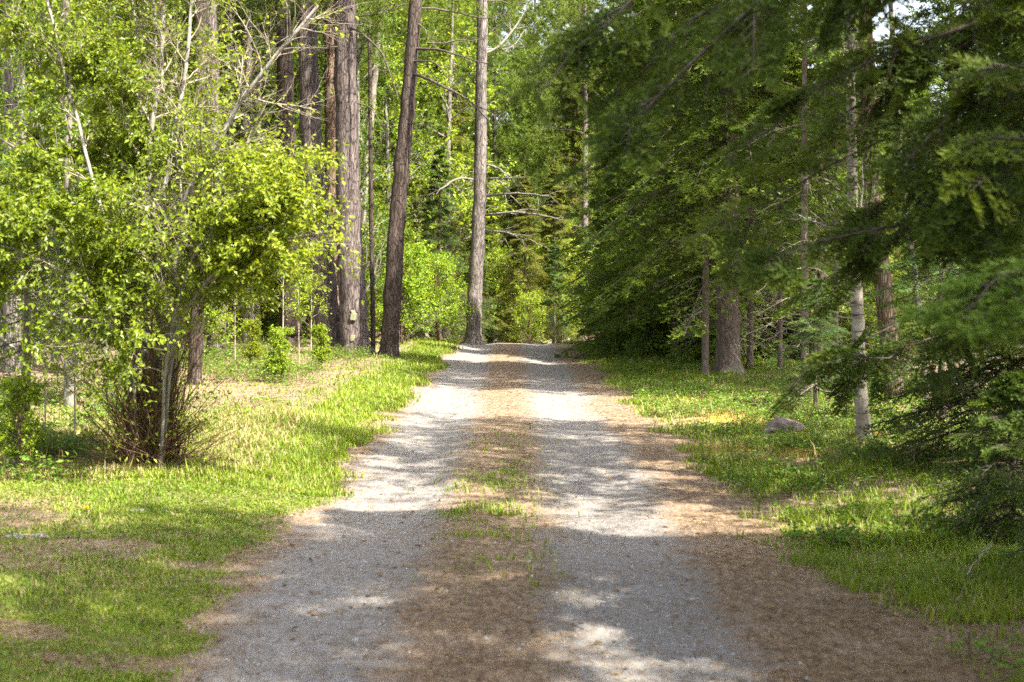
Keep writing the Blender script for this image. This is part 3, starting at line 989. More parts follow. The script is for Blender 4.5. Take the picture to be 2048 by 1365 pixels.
# ------------------------------------------------------------------ left: the named pines
def named_pine(label, pts, d, width, bark, H=19, h0=9.0, limbs=(), name='pine_tree', cat='pine tree', crown=True, lichen=(), wtop=.62, Rm=2.6, n=34,
               seedk=12, deads=()):
    """pts: the trunk in view from the foot up; width: its width there in view"""
    foot = W(pts[0][0], pts[0][1], d)
    foot[2] = float(hz(foot[0], d))
    root = thing(name, label, cat, foot)
    loc = [np.array(W(x, y, d)) - foot for x, y in pts]
    loc[0] = np.zeros(3)
    dirv = nrm(loc[-1] - loc[-2])
    while loc[-1][2] < H - .5:
        st = min(4.0, H - loc[-1][2])
        dirv = nrm(dirv * np.array([.7, .7, 1]))
        loc.append(loc[-1] + dirv * st)
    r0 = width * 1.08 * d / F / 2
    tb = MB()
    Pt, rt = trunk(tb, loc, r0, .04, 60, 20, .75)
    t_o = tb.build('trunk', bark, root)
    for (x, y, w, h) in lichen:
        p = W(x, y, d) - foot
        zz = Pt[0, :, 2]
        i = int(np.argmin(np.abs(zz - p[2])))
        rr = rt[0, i] * (1 + .22 * math.exp(-i / 39 / .09 * 2.2)) * 1.1
        lb = MB()
        ang = math.asin(max(-.9, min(.9, (p[0] - Pt[0, i, 0]) / rr)))
        ns = 18
        ring = []
        th = np.linspace(0, 2 * np.pi, ns, endpoint=False)
        rad = R.uniform(.7, 1.15, ns)
        aw, ah = w * d / F / 2, h * d / F / 2
        u = ang + np.cos(th) * rad * aw / rr
        v = p[2] + np.sin(th) * rad * ah
        rim = np.stack([Pt[0, i, 0] + np.sin(u) * (rr - .02), -np.cos(u) * (rr - .02), v], -1)
        u2 = ang + np.cos(th) * rad * .8 * aw / rr; v2 = p[2] + np.sin(th) * rad * .8 * ah
        rim2 = np.stack([Pt[0, i, 0] + np.sin(u2) * (rr + .005), -np.cos(u2) * (rr + .005), v2], -1)
        cen = np.array([[Pt[0, i, 0] + math.sin(ang) * (rr + .008), -math.cos(ang) * (rr + .008), p[2]]])
        k = np.arange(ns); k2 = (k + 1) % ns
        lb.add(np.vstack([rim, rim2, cen]), np.stack([k, k2, ns + k2, ns + k], -1), 0, .5)
        lb.f.append(((np.stack([ns + k, ns + k2, np.full(ns, 2 * ns)], -1)).astype(np.int32), 0, np.full(ns, .5, np.float32), False))
        lb.build('lichen_patch', M['lichen'], root)
    for pts_l, rad, twigs in limbs:
        c = curve([W(x, y, d + dd) - foot for x, y, dd in pts_l], 14)
        c[0, 2:] += np.cumsum(R.normal(size=(12, 3)) * .012, 0)
        rr = np.linspace(rad, rad * .25, 14)[None]
        db = MB(); tubes(db, c, rr, 6)
        if twigs:
            q, rq = spawn(c, rr, twigs, .25, 1, (.5, 1.1), (.3, 1.0), -.05, .15, 6, .5)
            tubes(db, q, rq, 4)
            q2, rq2 = spawn(q, rq, 4, .2, 1, (.5, 1.1), (.1, .45), 0, .18, 5, .6)
            tubes(db, q2, rq2, 3)
        db.build('dead_branch', M[deads] if deads else M['dark_twig'], root)
    if crown:
        cb = MB()
        base = loc[-1]
        pine_crown(cb, H, h0, n, Rm, .17, .014, seedk, 5, base=(base[0] * .75, base[1]))
        cb.build('crown', [M['pine'], M['dark_twig']], root)
    return root


named_pine('grey barked red pine leaning slightly left behind the yellow green shrub', [(668, 722), (655, 640), (640, 480), (625, 300), (614, 0)], 31.6, 50,
           M['red_pine'], 20, 6.6)
named_pine('slender orange barked pine between the two thick grey pines', [(672, 716), (666, 560), (662, 300), (660, 0)], 35.5, 27, M['orange_pine'], 19, 7)
named_pine('thick grey pine with pale lichen patches near its foot', [(712, 724), (706, 620), (698, 480), (694, 300), (690, 0)], 31.0, 52, M['red_pine'], 21, 7.0,
           lichen=((710, 632, 16, 24), (708, 676, 12, 16), (722, 700, 9, 9)),
           limbs=(([(690, 52, 0), (730, 70, -.5), (770, 120, -.9), (800, 200, -1.2)], .03, 4), ([(702, 205, 0), (740, 215, -.3), (765, 255, -.4)], .022, 3),
                  ([(690, 95, 0), (650, 100, -.4), (600, 90, -.8)], .022, 4)))
named_pine('dark straight pine leaning right with arching dead branches beside the drive', [(777, 727), (783, 640), (795, 430), (812, 240), (832, 0)], 30.3, 34,
           M['dark_pine'], 20, 6.6,
           limbs=(([(826, 98, 0), (880, 100, -.6), (930, 118, -1.0), (985, 135, -1.5)], .035, 6),
                  ([(820, 122, 0), (865, 128, -.6), (890, 155, -.9), (910, 175, -1.1)], .022, 3),
                  ([(818, 146, 0), (860, 160, -.5), (915, 185, -.9), (950, 215, -1.2), (976, 245, -1.4)], .035, 7),
                  ([(832, 45, 0), (850, 60, -.3), (880, 110, -.8)], .022, 3),
                  ([(830, 15, 0), (890, 25, .4), (960, 40, .8), (1020, 30, 1.0)], .028, 5),
                  ([(808, 246, 0), (840, 250, -.4), (862, 262, -.6)], .018, 2)))
named_pine('tall pale grey pine standing at the crest beside the end of the drive', [(946, 706), (950, 600), (957, 450), (961, 300), (964, 0)], 40.5, 28,
           M['grey_pine'], 22, 9.0, deads='greybark', Rm=3.2,
           limbs=(([(974, 358, 0), (1010, 356, -.5), (1050, 354, -1.0)], .035, 5), ([(972, 392, 0), (1030, 390, -.6), (1100, 396, -1.4)], .05, 8),
                  ([(972, 430, 0), (1030, 428, -.6), (1090, 436, -1.3), (1130, 445, -1.7)], .05, 8), ([(970, 462, 0), (1020, 466, -.6), (1090, 492, -1.2)], .035, 8),
                  ([(950, 360, 0), (915, 358, -.4), (880, 380, -.9), (868, 392, -1)], .035, 4), ([(975, 330, 0), (1000, 335, -.4), (1020, 352, -.7)], .03, 3),
                  ([(962, 110, 0), (1000, 90, .3), (1040, 40, .8), (1070, -20, 1)], .05, 7), ([(962, 100, 0), (1020, 95, .5), (1050, 60, 1)], .04, 6)))
named_pine('dark reddish trunk standing in shade behind the shrub at the left', [(580, 706), (582, 640), (578, 400), (572, 240), (566, 0)], 35.0, 40, M['dark_pine'], 19, 7.5)
named_pine('grey trunk showing just right of the shrub at its foot', [(388, 792), (392, 700), (396, 560), (400, 300), (402, 0)], 21.8, 26, M['dark_pine'], 17, 7.2, Rm=2.0, n=26)
named_pine('grey trunk half hidden by leaves behind the shrub', [(432, 724), (434, 640), (432, 500), (426, 300), (420, 0)], 30.0, 34, M['red_pine'], 18, 7.5)
# thin dark trunks between the pines and the drive
named_pine('slim birch with black and white bark behind the dark leaning pine', [(716, 716), (716, 600), (722, 450), (740, 250), (756, 80), (760, 0)], 44, 17, M['birch'], 15, 9,
           name='birch_tree', cat='birch tree', crown=False)
named_pine('thin dark young trunk between the thick grey pine and the leaning pine', [(746, 722), (746, 640), (743, 480), (741, 300)], 32, 9, M['dark_pine'], 7.5, 4,
           name='young_tree', cat='young tree', crown=False)

# ------------------------------------------------------------------ far left: saplings and small fir
g = G(50, 875)
small_fir = make_fir('fir_tree', 'small blue green fir at the far left edge of the picture', 'fir tree', 3.0, .045, .8, 1.15, 70, M['bluefir'], M['spruce_bark'],
                     T=12, S=5, K=9, bl=.035, bw=.010, dead=5)
small_fir.location = g
# leafy trees behind the shrub
leafy_a = make_leafy('leafy_tree', 'bright green broadleaf tree behind the shrub by the left edge', 'broadleaf tree', 9.5, .07, .9, 2.3, 34, M['leaf2'], M['greybark'], .075, per=(6, 5), lk=8)
leafy_a.location = on(-5.6, 18.0)
leafy_b = make_leafy('leafy_tree', 'light green broadleaf tree rising behind the grey stems of the shrub', 'broadleaf tree', 8.5, .06, .8, 2.0, 34, M['leaf'], M['greybark'], .075, per=(6, 5), lk=8)
leafy_b.location = on(-7.2, 23.5)
bush_p = make_leafy('bush', 'low leafy bush at the foot of the left pines', 'bush', 1.5, .012, .15, .62, 8, M['leaf'], M['brown_stem'], .05, stems=7, per=(5, 4), lk=5)
bush_p.location = G(560, 765)
bush_p.scale = (.6,) * 3
clone(leafy_a, on(-8.3, 24), 1.7, 'green broadleaf tree between the left edge and the shrub', scale=1.15)
clone(leafy_b, on(-8.6, 30), 2.9, 'pale green tree deep in the wood at the left', scale=1.3)
clone(leafy_a, on(-3.9, 36), 4.1, 'green broadleaf tree in the gap between shrub and grey pines', scale=1.2)
clone(leafy_b, on(-7.0, 20.5), .7, 'light green broadleaf tree at the left edge of the wood', scale=1.1)
clone(leafy_b, on(-11.5, 33), 1.9, 'pale green tree at the far left behind the small fir', scale=1.5)
clone(bush_p, G(640, 740), 1.0, 'leafy bush in front of the grey pine with the leaning trunk', scale=.55)
clone(bush_p, G(500, 735), 2.0, 'leafy bush behind the needle covered bank', scale=.6)
clone(bush_p, G(40, 950), 4.0, 'low bright bush in the bottom of the left edge', scale=.55)
sap = make_leafy('sapling', 'thin pale sapling with a crooked stem in front of the dark reddish trunk', 'sapling', 2.4, .016, .9, 1.0, 8, M['leaf'], M['twig'], .05, per=(5, 4), lk=4, up=.15)
sap.location = G(598, 726)
clone(sap, G(566, 726), 2.0, 'thin crooked sapling at the left side of the dark reddish trunk', scale=1.05)
clone(sap, G(622, 728), 4.0, 'thin straight sapling leaning on the leaning grey pine', scale=.9)
clone(sap, G(150, 880), 1.0, 'spindly sapling left of the foot of the tall shrub', scale=.6)
clone(sap, G(90, 900), 3.0, 'spindly sapling between the small fir and the tall shrub', scale=.5)
clone(sap, G(470, 740), 5.0, 'leafy sapling on the needle covered bank behind the shrub', scale=.7)
# green thicket left of the crest
thick = make_leafy('bush', 'bright green thicket beside the dark leaning pine', 'bush', 2.6, .02, .15, 1.45, 8, M['leaf'], M['brown_stem'], .07, stems=6, per=(6, 5), lk=5, up=.15)
thick.location = on(-2.9, 37.5)
clone(thick, on(-2.1, 40.0), 1.5, 'sunlit bush just left of the crest of the drive', scale=.95)
clone(thick, on(-3.8, 43), 2.5, 'light green bush behind the thicket near the crest', scale=1.4)
clone(thick, on(-5.6, 39), 3.5, 'green bush behind the thick grey pine', scale=1.2)
clone(thick, on(-9.2, 26.5), 1.1, 'broad bush at the left edge behind the small fir', scale=1.1)
clone(thick, on(-7.6, 34), 2.1, 'broad bush deep in the wood left of the shrub', scale=1.2)
clone(thick, on(-12.5, 40), 3.1, 'broad bush far back at the left edge', scale=1.6)
clone(thick, on(-6.6, 29), 4.1, 'broad bush seen between the stems of the tall shrub', scale=.9)
clone(thick, on(2.6, 48), 4.4, 'bright bush beyond the crest at the right of the drive', scale=1.2)
clone(thick, on(1.8, 55), 5.4, 'bright bush in the opening at the end of the drive', scale=1.6)

# ------------------------------------------------------------------ middle distance conifers
spruce_a = make_fir('spruce_tree', 'large dark spruce with long drooping boughs over the right verge', 'spruce tree', 15, .21, 2.0, 3.3, 320, M['spruce'], M['spruce_bark'],
                    T=17, S=7, K=7, bl=.070, bw=.030, dead=22, sag=.18, roll=.22, droop=.62, pitch=(.3, .12))
spruce_a.location = G(1455, 748)
spruce_b = make_fir('spruce_tree', 'dense dark spruce whose boughs reach the ground beside the drive', 'spruce tree', 11, .13, .5, 2.9, 320, M['spruce'], M['spruce_bark'],
                    T=17, S=7, K=7, bl=.070, bw=.030, dead=0, sag=.18, roll=.22, droop=.55, pitch=(.3, .10))
spruce_b.location = on(3.75, 32.5)
young = make_fir('fir_tree', 'young blue green fir standing between the leaning pine and the pale pine', 'fir tree', 6.5, .07, .3, 1.4, 90, M['bluefir'], M['spruce_bark'],
                 T=12, S=6, K=7, bl=.06, bw=.02, dead=0)
young.location = on(-2.35, 46)
olive = make_fir('spruce_tree', 'olive brown spruce standing just right of the pale pine beyond the crest', 'spruce tree', 12, .14, .7, 2.5, 170, M['olive'], M['spruce_bark'],
                 T=14, S=7, K=6, bl=.085, bw=.032, dead=0, droop=.4)
olive.location = on(.45, 50)
olive.scale = (.52,) * 3
pole = make_fir('fir_tree', 'thin young fir pole under the large spruce on the right', 'fir tree', 9, .06, 3.6, 1.1, 55, M['fir'], M['spruce_bark'],
                T=11, S=6, K=7, bl=.055, bw=.017, dead=22)
pole.location = G(1500, 738)
pine_m = make_pine('pine_tree', 'bushy pine in the far wood beyond the crest of the drive', 19, .17, 4.5, 3.4, 62, M['grey_pine'], 'pines in the far wood', k=12, per=6, nl=.24, nw=.028)
pine_m.location = on(-4.8, 60)
leafy_far = make_leafy('leafy_tree', 'bright broadleaf tree in the far wood beyond the crest', 'broadleaf tree', 14, .11, 1.5, 3.2, 34, M['leaf'], M['greybark'], .13, 'broadleaf trees in the far wood',
                       per=(6, 5), lk=7)
leafy_far.location = on(3.2, 62)

clone(spruce_b, on(-6.6, 39.5), 2.2, 'dark spruce in the shade behind the dark reddish trunk', scale=.55)
clone(spruce_b, on(3.45, 36.0), 2.6, 'dark spruce between the dense one and the crest on the right', scale=.9)
clone(spruce_b, on(4.9, 29.8), 4.6, 'dense spruce standing close behind the large spruce trunk', scale=.85)
clone(spruce_b, on(3.1, 40.5), 5.2, 'last dark spruce at the right of the crest', scale=.5)
clone(spruce_b, on(5.6, 33.5), 1.2, 'second spruce behind the dense one on the right', scale=1.0)
lab_fir = 'dark conifer in the far wood beyond the near trees'
clone(olive, on(1.6, 54), 1.1, 'olive spruce with boughs to the ground in the opening beyond the crest', scale=.6)
clone(olive, on(.1, 62), 3.1, 'tall olive spruce closing the end of the drive', scale=.6)
clone(leafy_far, on(.9, 72), 1.0, 'bright tall broadleaf tree closing the view above the drive', scale=1.1)
clone(pine_m, on(3.0, 58), 1.0, 'bushy pine right of the opening at the end of the drive', scale=.9)
clone(pine_m, on(1.3, 80), 4.0, 'tall bushy pine far behind the end of the drive', scale=1.15)
clone(pine_m, on(2.9, 88), 5.0, 'pine farthest back above the right side of the crest', scale=1.2)
clone(pine_m, on(-.8, 68), 2.0, 'bushy pine behind the pale pine at the end of the drive', scale=.9)
clone(leafy_far, on(3.4, 66), 3.9, 'bright broadleaf tree at the very end of the drive', scale=.8)
clone(thick, on(-.2, 56), 3.9, 'bright bush under the olive spruces at the end of the drive', scale=1.5)
clone(leafy_far, on(-2.2, 75), 2.9, 'bright broadleaf tree far behind the leaning dark pine', scale=1.0)
clone(thick, on(.6, 47.5), .9, 'low bush right of the pale pine beyond the crest', scale=.7)
clone(spruce_b, on(4.9, 37.5), 1.0, 'dark spruce behind the dense one beside the drive', scale=.75)
clone(spruce_a, on(5.1, 43), 2.0, 'tall spruce at the back of the right hand verge', scale=.6)
clone(spruce_b, on(6.9, 30), 3.0, 'dark spruce right of the large spruce trunk', scale=.8)
clone(olive, on(2.6, 60), 2.2, 'olive spruce right of the end of the drive', scale=1.1)
clone(olive, on(-.9, 57), 4.0, 'olive spruce straight behind the pale pine', scale=.55)
clone(young, on(-1.2, 50), 2.0, 'small fir left of the pale pine trunk', scale=.8)
clone(young, on(1.5, 50), 3.3, 'small fir in the middle of the opening beyond the crest', scale=.6)

poles = [(1410, 752, 14, 'slender trunk in front of the large spruce'), (1610, 792, 16, 'thin trunk standing behind the cut log'),
         (1352, 718, 12, 'thin grey trunk left of the large spruce'), (1672, 770, 11, 'thin grey trunk between the cut log and the white birch'),
         (1560, 745, 10, 'thin trunk midway between large spruce and cut log'), (1640, 745, 12, 'slim trunk in the shade behind the cut log'),
         (1905, 790, 16, 'trunk in shade at the right behind the thin birch'), (1968, 780, 14, 'trunk in deep shade near the right edge')]
for i, (x, y, w, lab) in enumerate(poles):
    p = G(x, y)
    clone(pole, p, i * 1.3, lab, scale=max(.6, w * p[1] / F / .12))

# the birches and the furrowed trunk on the right
def birch(label, pts, d, width, bark, H, h0, name='birch_tree', cat='birch tree', spread=1.4, n=16, flare=.3):
    foot = W(pts[0][0], pts[0][1], d); foot[2] = float(hz(foot[0], d))
    root = thing(name, label, cat, foot)
    loc = [np.array(W(x, y, d)) - foot for x, y in pts]; loc[0] = np.zeros(3)
    dv = nrm(loc[-1] - loc[-2])
    while loc[-1][2] < H - .4:
        loc.append(loc[-1] + dv * min(3, H - loc[-1][2]))
    r0 = width * d / F / 2
    tb = MB(); P, r = trunk(tb, loc, r0, r0 * .2, 40, 16, flare * 1.8); tb.build('trunk', bark, root)
    cb = MB()
    Q, rq = spawn(P, r, n, h0 / H, .98, (.6, 1.1), lambda t: spread * (1.2 - .7 * t) * R.uniform(.5, 1.1, t.shape), .3, .12, 8, .4)
    tubes(cb, Q, rq, 5, 1)
    Q2, r2 = spawn(Q, rq, 6, .25, 1, (.4, 1), (.2 * spread, .5 * spread), .05, .15, 6, .5); tubes(cb, Q2, r2, 4, 1)
    Q3, r3 = spawn(Q2, r2, 4, .2, 1, (.4, 1), (.1 * spread, .2 * spread), 0, .15, 4, .6); tubes(cb, Q3, r3, 3, 1)
    leaf_on(cb, Q3, 6, .1, 1, .055, .65)
    cb.build('crown', [M['leaf2'], M['greybark']], root)
    return root


birch('pale barked birch with a flared foot standing right of the rock', [(1728, 898), (1720, 760), (1714, 600), (1706, 430), (1700, 0)], 14.7, 28, M['birch'], 10, 5.2)
birch('dark trunk with deeply furrowed bark behind the birch', [(1790, 808), (1780, 690), (1765, 560), (1742, 330), (1730, 0)], 20.0, 38, M['furrow'], 14, 8, 'furrowed_tree', 'broadleaf tree', flare=.25)
birch('thin pale birch leaning left near the right edge', [(1856, 818), (1846, 700), (1826, 520), (1806, 380), (1780, 0)], 19.3, 15, M['birch'], 9, 5, flare=.2)

# ------------------------------------------------------------------ right: the near fir
def near_fir(label, base, H, r0, lst, ylst, cone=True, T=30):
    root = thing('fir_tree', label, 'fir tree', base)
    tb = MB(); trunk(tb, [(0, 0, 0), (.03, .02, H * .5), (0, 0, H)], r0, .015, 24, 12, .4); tb.build('trunk', M['spruce_bark'], root)

    def boughs(lst):
        out = []
        for pts in lst:
            c = curve([W(x, y, d) - base for x, y, d in pts], 10)
            c[0, 1:] += np.cumsum(R.normal(size=(9, 3)) * .03, 0)
            out.append(c)
        return np.concatenate(out)
    A = boughs(lst)
    cb = MB()
    allb = np.concatenate([A])
    Lb = np.linalg.norm(np.diff(allb, axis=1), axis=2).sum(1)
    tubes(cb, allb, (.004 + .003 * Lb)[:, None] * np.linspace(1, .3, 10)[None], 5, 1)
    fir_spray(cb, allb, T, 9, 12, .034, .0105, .15, .2, 0, cb, 1, t0=.15, tl=.06, bias=-.08, roll=.5, wr=.003, flat=1.1)
    sb_, sr_ = spawn(allb, np.full(allb.shape[:2], .007), 7, .12, .97, (.45, 1.0), (.16, .45), -.06, .06, 8, .8, -.10)
    tubes(cb, sb_, sr_, 4, 1)
    fir_spray(cb, sb_, 12, 6, 11, .032, .0135, .32, .15, 0, cb, 1, t0=.1, tl=.05, bias=0, roll=.35, wr=.003, flat=.8)
    if cone:
        # the rest of the crown, above and behind
        P, L = cone_boughs(H * .98, 2.6, 60, 2.3, (.3, -.2), .35)
        out = nrm(P[:, -1, :2] - P[:, 0, :2])
        k = ((out[:, 0] > .6) & (P[:, 0, 2] > 3)) | (P[:, 0, 2] > 5.8)
        P, L = P[k], L[k]
        tubes(cb, P, (.004 + .006 * L)[:, None] * np.linspace(1, .3, 7)[None], 4, 1)
        fir_spray(cb, P, 14, 7, 9, .045, .012, .36, .2, 0, cb, 1, bias=-.05)
    cb.build('crown', [M['fir'], M['dark_twig']], root)
    if ylst:
        young = boughs(ylst)
        yb = MB()
        tubes(yb, young, np.full((3, 1), .010) * np.linspace(1, .3, 10)[None], 5, 1)
        fir_spray(yb, young, 30, 8, 13, .030, .010, .15, .12, 0, yb, 1, t0=.1, tl=.05, bias=.2, wr=.003, roll=.2, flat=.6)
        o = yb.build('young_bough', [M['youngfir'], M['dark_twig']], root)
        o['label'] = 'brighter green low boughs at the right edge'
    db = MB()
    q, rq = spawn(A, np.full(A.shape[:2], .006), 5, .2, .7, (.5, 1.1), (.3, .8), -.35, .15, 6, .7)
    tubes(db, q, rq, 4)
    q2, rq2 = spawn(q, rq, 5, .2, 1, (.4, 1.0), (.1, .35), -.15, .18, 5, .7)
    tubes(db, q2, rq2, 3)
    db.build('dead_twigs', M['brown_stem'], root)


NEAR = [
    [(2150, -420, 6.9), (1700, -260, 6.7), (1330, -70, 6.5), (1095, 165, 6.3)],
    [(2200, -380, 6.9), (1800, -200, 7.0), (1450, -10, 7.1), (1160, 235, 7.0)],
    [(2250, -330, 6.9), (1850, -190, 6.4), (1480, 10, 6.1), (1190, 330, 5.9)],
    [(2320, -360, 6.9), (2050, -230, 6.3), (1820, -110, 5.9), (1640, 40, 5.7)],
    [(2300, -60, 6.9), (2020, 60, 6.7), (1740, 160, 6.5), (1480, 330, 6.4)],
    [(2300, 60, 6.9), (2050, 170, 7.1), (1760, 290, 7.3), (1390, 480, 7.4)],
    [(2320, 180, 6.9), (2080, 300, 6.6), (1860, 400, 6.4), (1560, 500, 6.3)],
    [(2320, 0, 6.9), (2150, 70, 6.5), (2010, 170, 6.3), (1850, 330, 6.1)],
    [(2320, 260, 6.9), (2150, 310, 7.3), (2000, 380, 7.6), (1820, 500, 7.8)],
    [(2320, -160, 6.9), (2150, -60, 7.2), (2000, 40, 7.5), (1900, 200, 7.7)],
    [(2320, -260, 6.9), (2050, -120, 7.4), (1850, 60, 7.8), (1660, 260, 8.0)],
    [(2320, 60, 6.9), (2080, 180, 7.5), (1880, 320, 7.9), (1680, 470, 8.2)],
    [(2320, -420, 6.9), (1950, -300, 7.5), (1640, -120, 7.9), (1400, 90, 8.1)],
    [(2320, 120, 6.9), (2180, 200, 6.3), (2060, 300, 6.0), (1950, 450, 5.9)],
    [(2320, 330, 6.9), (2200, 420, 6.8), (2080, 540, 6.8), (1980, 680, 6.8)]]
NEAR_YOUNG = ([
        [(2400, 400, 5.4), (2200, 450, 5.1), (2000, 480, 4.9), (1858, 500, 4.8)],
        [(2400, 520, 5.2), (2250, 560, 5.1), (2050, 590, 5.0), (1880, 612, 4.9)],
        [(2400, 640, 5.6), (2250, 640, 5.5), (2080, 650, 5.4), (1930, 690, 5.3)]])
near_fir('near dark fir whose out of focus boughs hang over the right of the picture', on(3.35, 6.9), 8.5, .13, NEAR, NEAR_YOUNG)
HANG = [[(2300, 480, 11.6), (2000, 540, 11.4), (1760, 640, 11.2), (1590, 715, 11.0)],
        [(2300, 620, 11.6), (2000, 660, 11.2), (1820, 710, 11.0), (1690, 765, 10.8)],
        [(2300, 560, 11.6), (2050, 600, 12.0), (1850, 660, 12.4), (1690, 730, 12.6)],
        [(2300, 330, 11.6), (2000, 400, 11.8), (1780, 500, 12.0), (1600, 600, 12.2)],
        [(2300, 830, 11.6), (2120, 860, 11.1), (2000, 930, 10.7), (1900, 1000, 10.4)]]
near_fir('dark fir at the right edge with boughs hanging in front of the white birch', on(4.9, 11.6), 6.5, .08, HANG, None, False, 20)
# the low dark firs at the right
low = make_fir('fir_tree', 'low dark fir sapling at the right edge in front of the birch', 'fir tree', 1.5, .02, .12, .95, 85, M['fir'], M['spruce_bark'],
               T=13, S=6, K=9, bl=.030, bw=.009, dead=0, sag=.3, bias=-.1)
low.location = on(3.2, 9.1)
low.scale = (.72,) * 3
clone(low, on(3.35, 7.6), 2.2, 'low fir sapling nearest the bottom right corner', scale=.8)
clone(low, on(4.4, 12.5), 3.2, 'dark young fir right of the thin leaning birch', scale=1.5)
clone(small_fir, on(5.0, 16.5), 2.4, 'young fir in shade at the right edge behind the near boughs', scale=1.0)
clone(small_fir, on(3.95, 18.5), 1.4, 'young fir between the cut log and the white birch', scale=.6)

# ------------------------------------------------------------------ the wood behind, tree by tree
def wood():
    n = 0
    spots = []
    # (x, y, proto, scale)
    protos = [(spruce_a, 'spruces in the wood', 'conifer out of frame right of the drive, added for its shade', 'spruce tree'),
              (pine_m, 'pines in the far wood', 'bushy pine in the far wood beyond the crest of the drive', 'pine tree'),
              (leafy_far, 'broadleaf trees in the far wood', 'bright broadleaf tree in the far wood beyond the crest', 'broadleaf tree'),
              (spruce_b, 'spruces in the wood', 'conifer out of frame right of the drive, added for its shade', 'spruce tree'),
              (olive, 'olive spruces in the wood', 'olive spruce standing deep in the wood', 'spruce tree')]
    taken = [(-2.9, 31), (4.1, 27)]
    tries = 0
    while n < 200 and tries < 8000:
        tries += 1
        y = R.uniform(22, 105)
        x = R.uniform(-.42, .46) * y
        if y < 46 and -6.0 - .03 * (y - 30) < x < 5.8: continue
        if 42 <= y < 64 and -2.6 < x - .4 < 8.5: continue
        if y < 34 and x < 0 and x > -.30 * y: continue
        if y < 28 and x > 0: continue
        if y < 42 and 0 < x < 8.2: continue
        sp = 2.4 if y < 60 else 3.2
        if any((x - a) ** 2 + (y - b) ** 2 < sp * sp for a, b in taken): continue
        # keep the small window of sky above the pale pine
        pxx = VX + x * F / y
        if 965 < pxx < 1120 and R.uniform() < .8: continue
        taken.append((x, y))
        right = x > .06 * y + 2
        w = [.30, .14, .12, .34, .10] if right else [.05, .50, .22, .05, .18]
        i = R.choice(5, p=w)
        pr, grp, lab, cat = protos[i]
        sc = R.uniform(.45, .62) if right and y < 70 else R.uniform(.85, 1.25)
        clone(pr, on(x, y, -.05), R.uniform(0, 6.28), lab, grp, sc, cat)
        n += 1
    # trees added right of the drive, out of the frame, to shade it
    for x, y, sc, pr in ((5.6, .6, .9, pine_m), (7.0, -1.5, 1.0, spruce_a), (4.4, 4.2, .62, spruce_b), (9.0, 2.0, 1.1, spruce_a), (5.0, -4.5, 1.0, spruce_b),
                         (9.6, 6.5, .7, spruce_b), (10.5, -4.0, 1.2, spruce_a)):
        clone(pr, on(x, y, -.05), R.uniform(0, 6.28), 'conifer out of frame right of the drive, added for its shade', 'spruces in the wood', sc)
    for x, y, sc in ((5.7, 12.0, .6), (5.4, 9.4, .64), (5.0, 3.2, .70), (7.6, 19.2, .8), (12.5, 18.5, 1.0)):  # sparse pines added to break the sun into dapples on the drive
        clone(pine_m, on(x, y, -.05), R.uniform(0, 6.28), 'bushy pine right of the drive, added to dapple it with shade', 'pines right of the drive', sc)


wood()

# ------------------------------------------------------------------ rock, stones, log, sticks, flower
def rock_mesh(mb, c, size, seed, mat=0, sub=3, facets=7):
    import bmesh
    bm = bmesh.new()
    bmesh.ops.create_icosphere(bm, subdivisions=sub, radius=1)
    r = np.random.default_rng(seed)
    pl = nrm(r.normal(size=(facets, 3))); off = r.uniform(.45, .75, facets)
    v = np.array([x.co[:] for x in bm.verts])
    for p, o in zip(pl, off):
        d = v @ p
        v = v - np.clip(d - o, 0, None)[:, None] * p
    v = v + r.normal(size=v.shape) * .012
    f = np.array([[x.index for x in q.verts] for q in bm.faces])
    bm.free()
    mb.add(v * np.asarray(size) + np.asarray(c), f, mat, .5, False)


g = G(1568, 872)
mb = MB(); rock_mesh(mb, (0, 0, .085), (.27, .22, .18), 8, 0, 4, 14)
tag(mb.build('rock', M['stone'], loc=g), 'angular grey brown rock on the mossy verge left of the birch', 'rock')
stones = [(278, 1024, .085, 'pale stone in the lawn below the tall shrub'), (332, 1026, .06, 'smaller pale stone right of the lawn stone'),
          (30, 1076, .11, 'broken pale stone slab at the left edge of the lawn'), (84, 1074, .07, 'small pale stone beside the broken slab'),
          (1350, 986, .03, 'little dark stone lying on the right side of the drive'), (176, 1066, .05, 'pale pebble in the lawn by the bare patch')]
for i, (x, y, s, lab) in enumerate(stones):
    mb = MB(); rock_mesh(mb, (0, 0, s * .05), (s, s * .8, s * .24), 20 + i, 0, 3)
    tag(mb.build('stone', M['stone'] if i == 4 else M['pale_stone'], loc=G(x, y)), lab, 'stone')


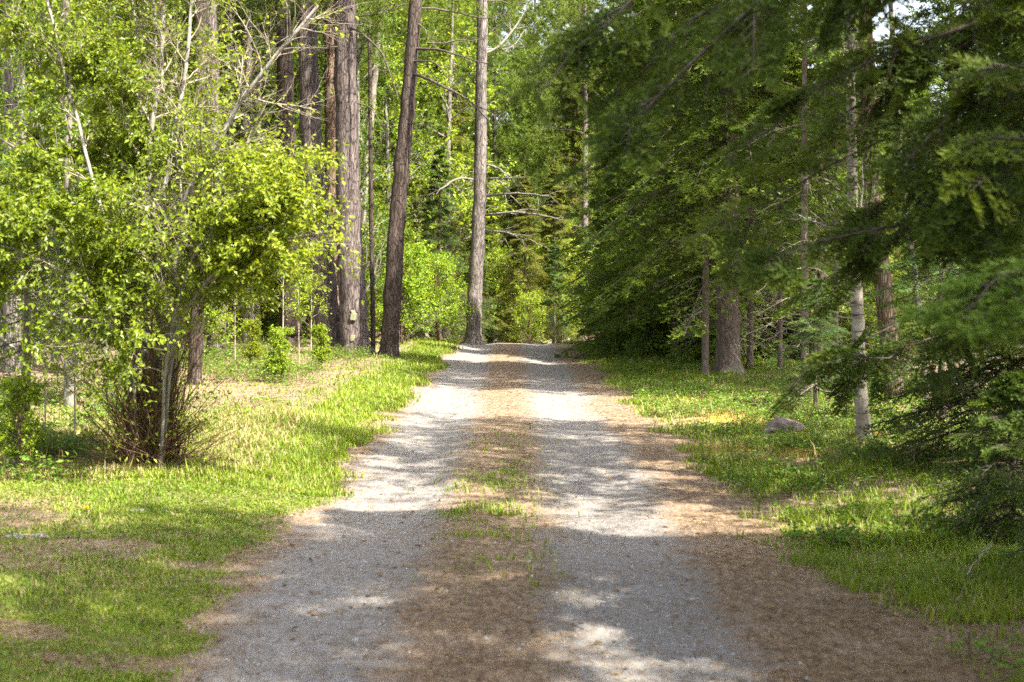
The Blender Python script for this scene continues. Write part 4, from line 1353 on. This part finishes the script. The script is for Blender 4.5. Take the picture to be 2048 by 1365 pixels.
def log():
    p = G(1602, 797)
    root = thing('cut_log', 'short cut log with an orange sawn face lying under the trees', 'log', p, -.5)
    m = 10
    P = np.stack([np.linspace(-.22, .22, m), np.zeros(m), np.full(m, .085)], -1)[None]
    mb = MB(); tubes(mb, P, np.full((1, m), .085), 14, 0, .5, lambda n, m_, s: 1 + R.normal(size=(n, m_, s)) * .03)
    mb.build('log_bark', M['furrow'], root)
    for sx in (-1, 1):
        a = np.linspace(0, 2 * np.pi, 16, endpoint=False)
        v = np.stack([np.full(16, sx * .222), np.cos(a) * .084, .085 + np.sin(a) * .084], -1)
        cb = MB(); cb.add(np.vstack([v, [[sx * .226, 0, .085]]]), [[k, (k + 1) % 16, 16] for k in range(16)], 0)
        cb.build('sawn_face', M['cut_wood'], root)


log()


def stick(pts, rad, mat, label, k=3):
    base = np.array(pts[0])
    c = curve([np.array(p) - base for p in pts], 12)
    c[0] += R.normal(size=(12, 3)) * .008
    rr = np.linspace(rad, rad * .35, 12)[None]
    mb = MB(); tubes(mb, c, rr, 6)
    q, rq = spawn(c, rr, k, .3, .95, (.5, 1.0), (.1, .35), .15, .12, 5, .6); tubes(mb, q, rq, 4)
    tag(mb.build('fallen_branch', mat, loc=base), label, 'fallen branch')


def gz(x, y, h=.02):
    p = G(x, y); p[2] += h
    return p


stick([gz(1490, 812), gz(1530, 800, .05), gz(1572, 790, .06)], .02, M['brown_stem'], 'brown fallen branch lying left of the cut log')
stick([gz(2046, 990, .05), gz(1980, 985, .12), gz(1905, 968, .10)], .009, M['twig'], 'pale bare stick poking from the low fir at the right edge')
stick([gz(1930, 1170, .05), gz(1965, 1150, .12), gz(1985, 1140, .14)], .005, M['twig'], 'short pale stick in the grass near the bottom right', 1)
stick([gz(1590, 880), gz(1620, 893, .03), gz(1650, 905, .03)], .010, M['dark_twig'], 'dark stick on the ground right of the rock')

for i, (x, y, lab) in enumerate(((172, 1036, 'single yellow dandelion in the lawn at the left'), (1752, 880, 'yellow flower beside the foot of the birch'))):
    p = G(x, y)
    root = thing('dandelion', lab, 'flower', p)
    mb = MB(); tubes(mb, np.array([[[0, 0, 0], [.003, 0, .03], [.004, 0, .065]]]), np.full((1, 3), .002), 5); mb.build('stem', M['cover'], root)
    hb = MB()
    a = R.uniform(0, 6.28, 60); e = R.uniform(.1, 1.3, 60)
    D = np.stack([np.cos(a) * np.cos(e), np.sin(a) * np.cos(e), np.sin(e)], -1)
    leaves(hb, np.tile([[.004, 0, .065]], (60, 1)), D, nrm(R.normal(size=D.shape)), np.full(60, .02), np.full(60, .006), 0, .5)
    hb.build('flower_head', M['yellow'], root)
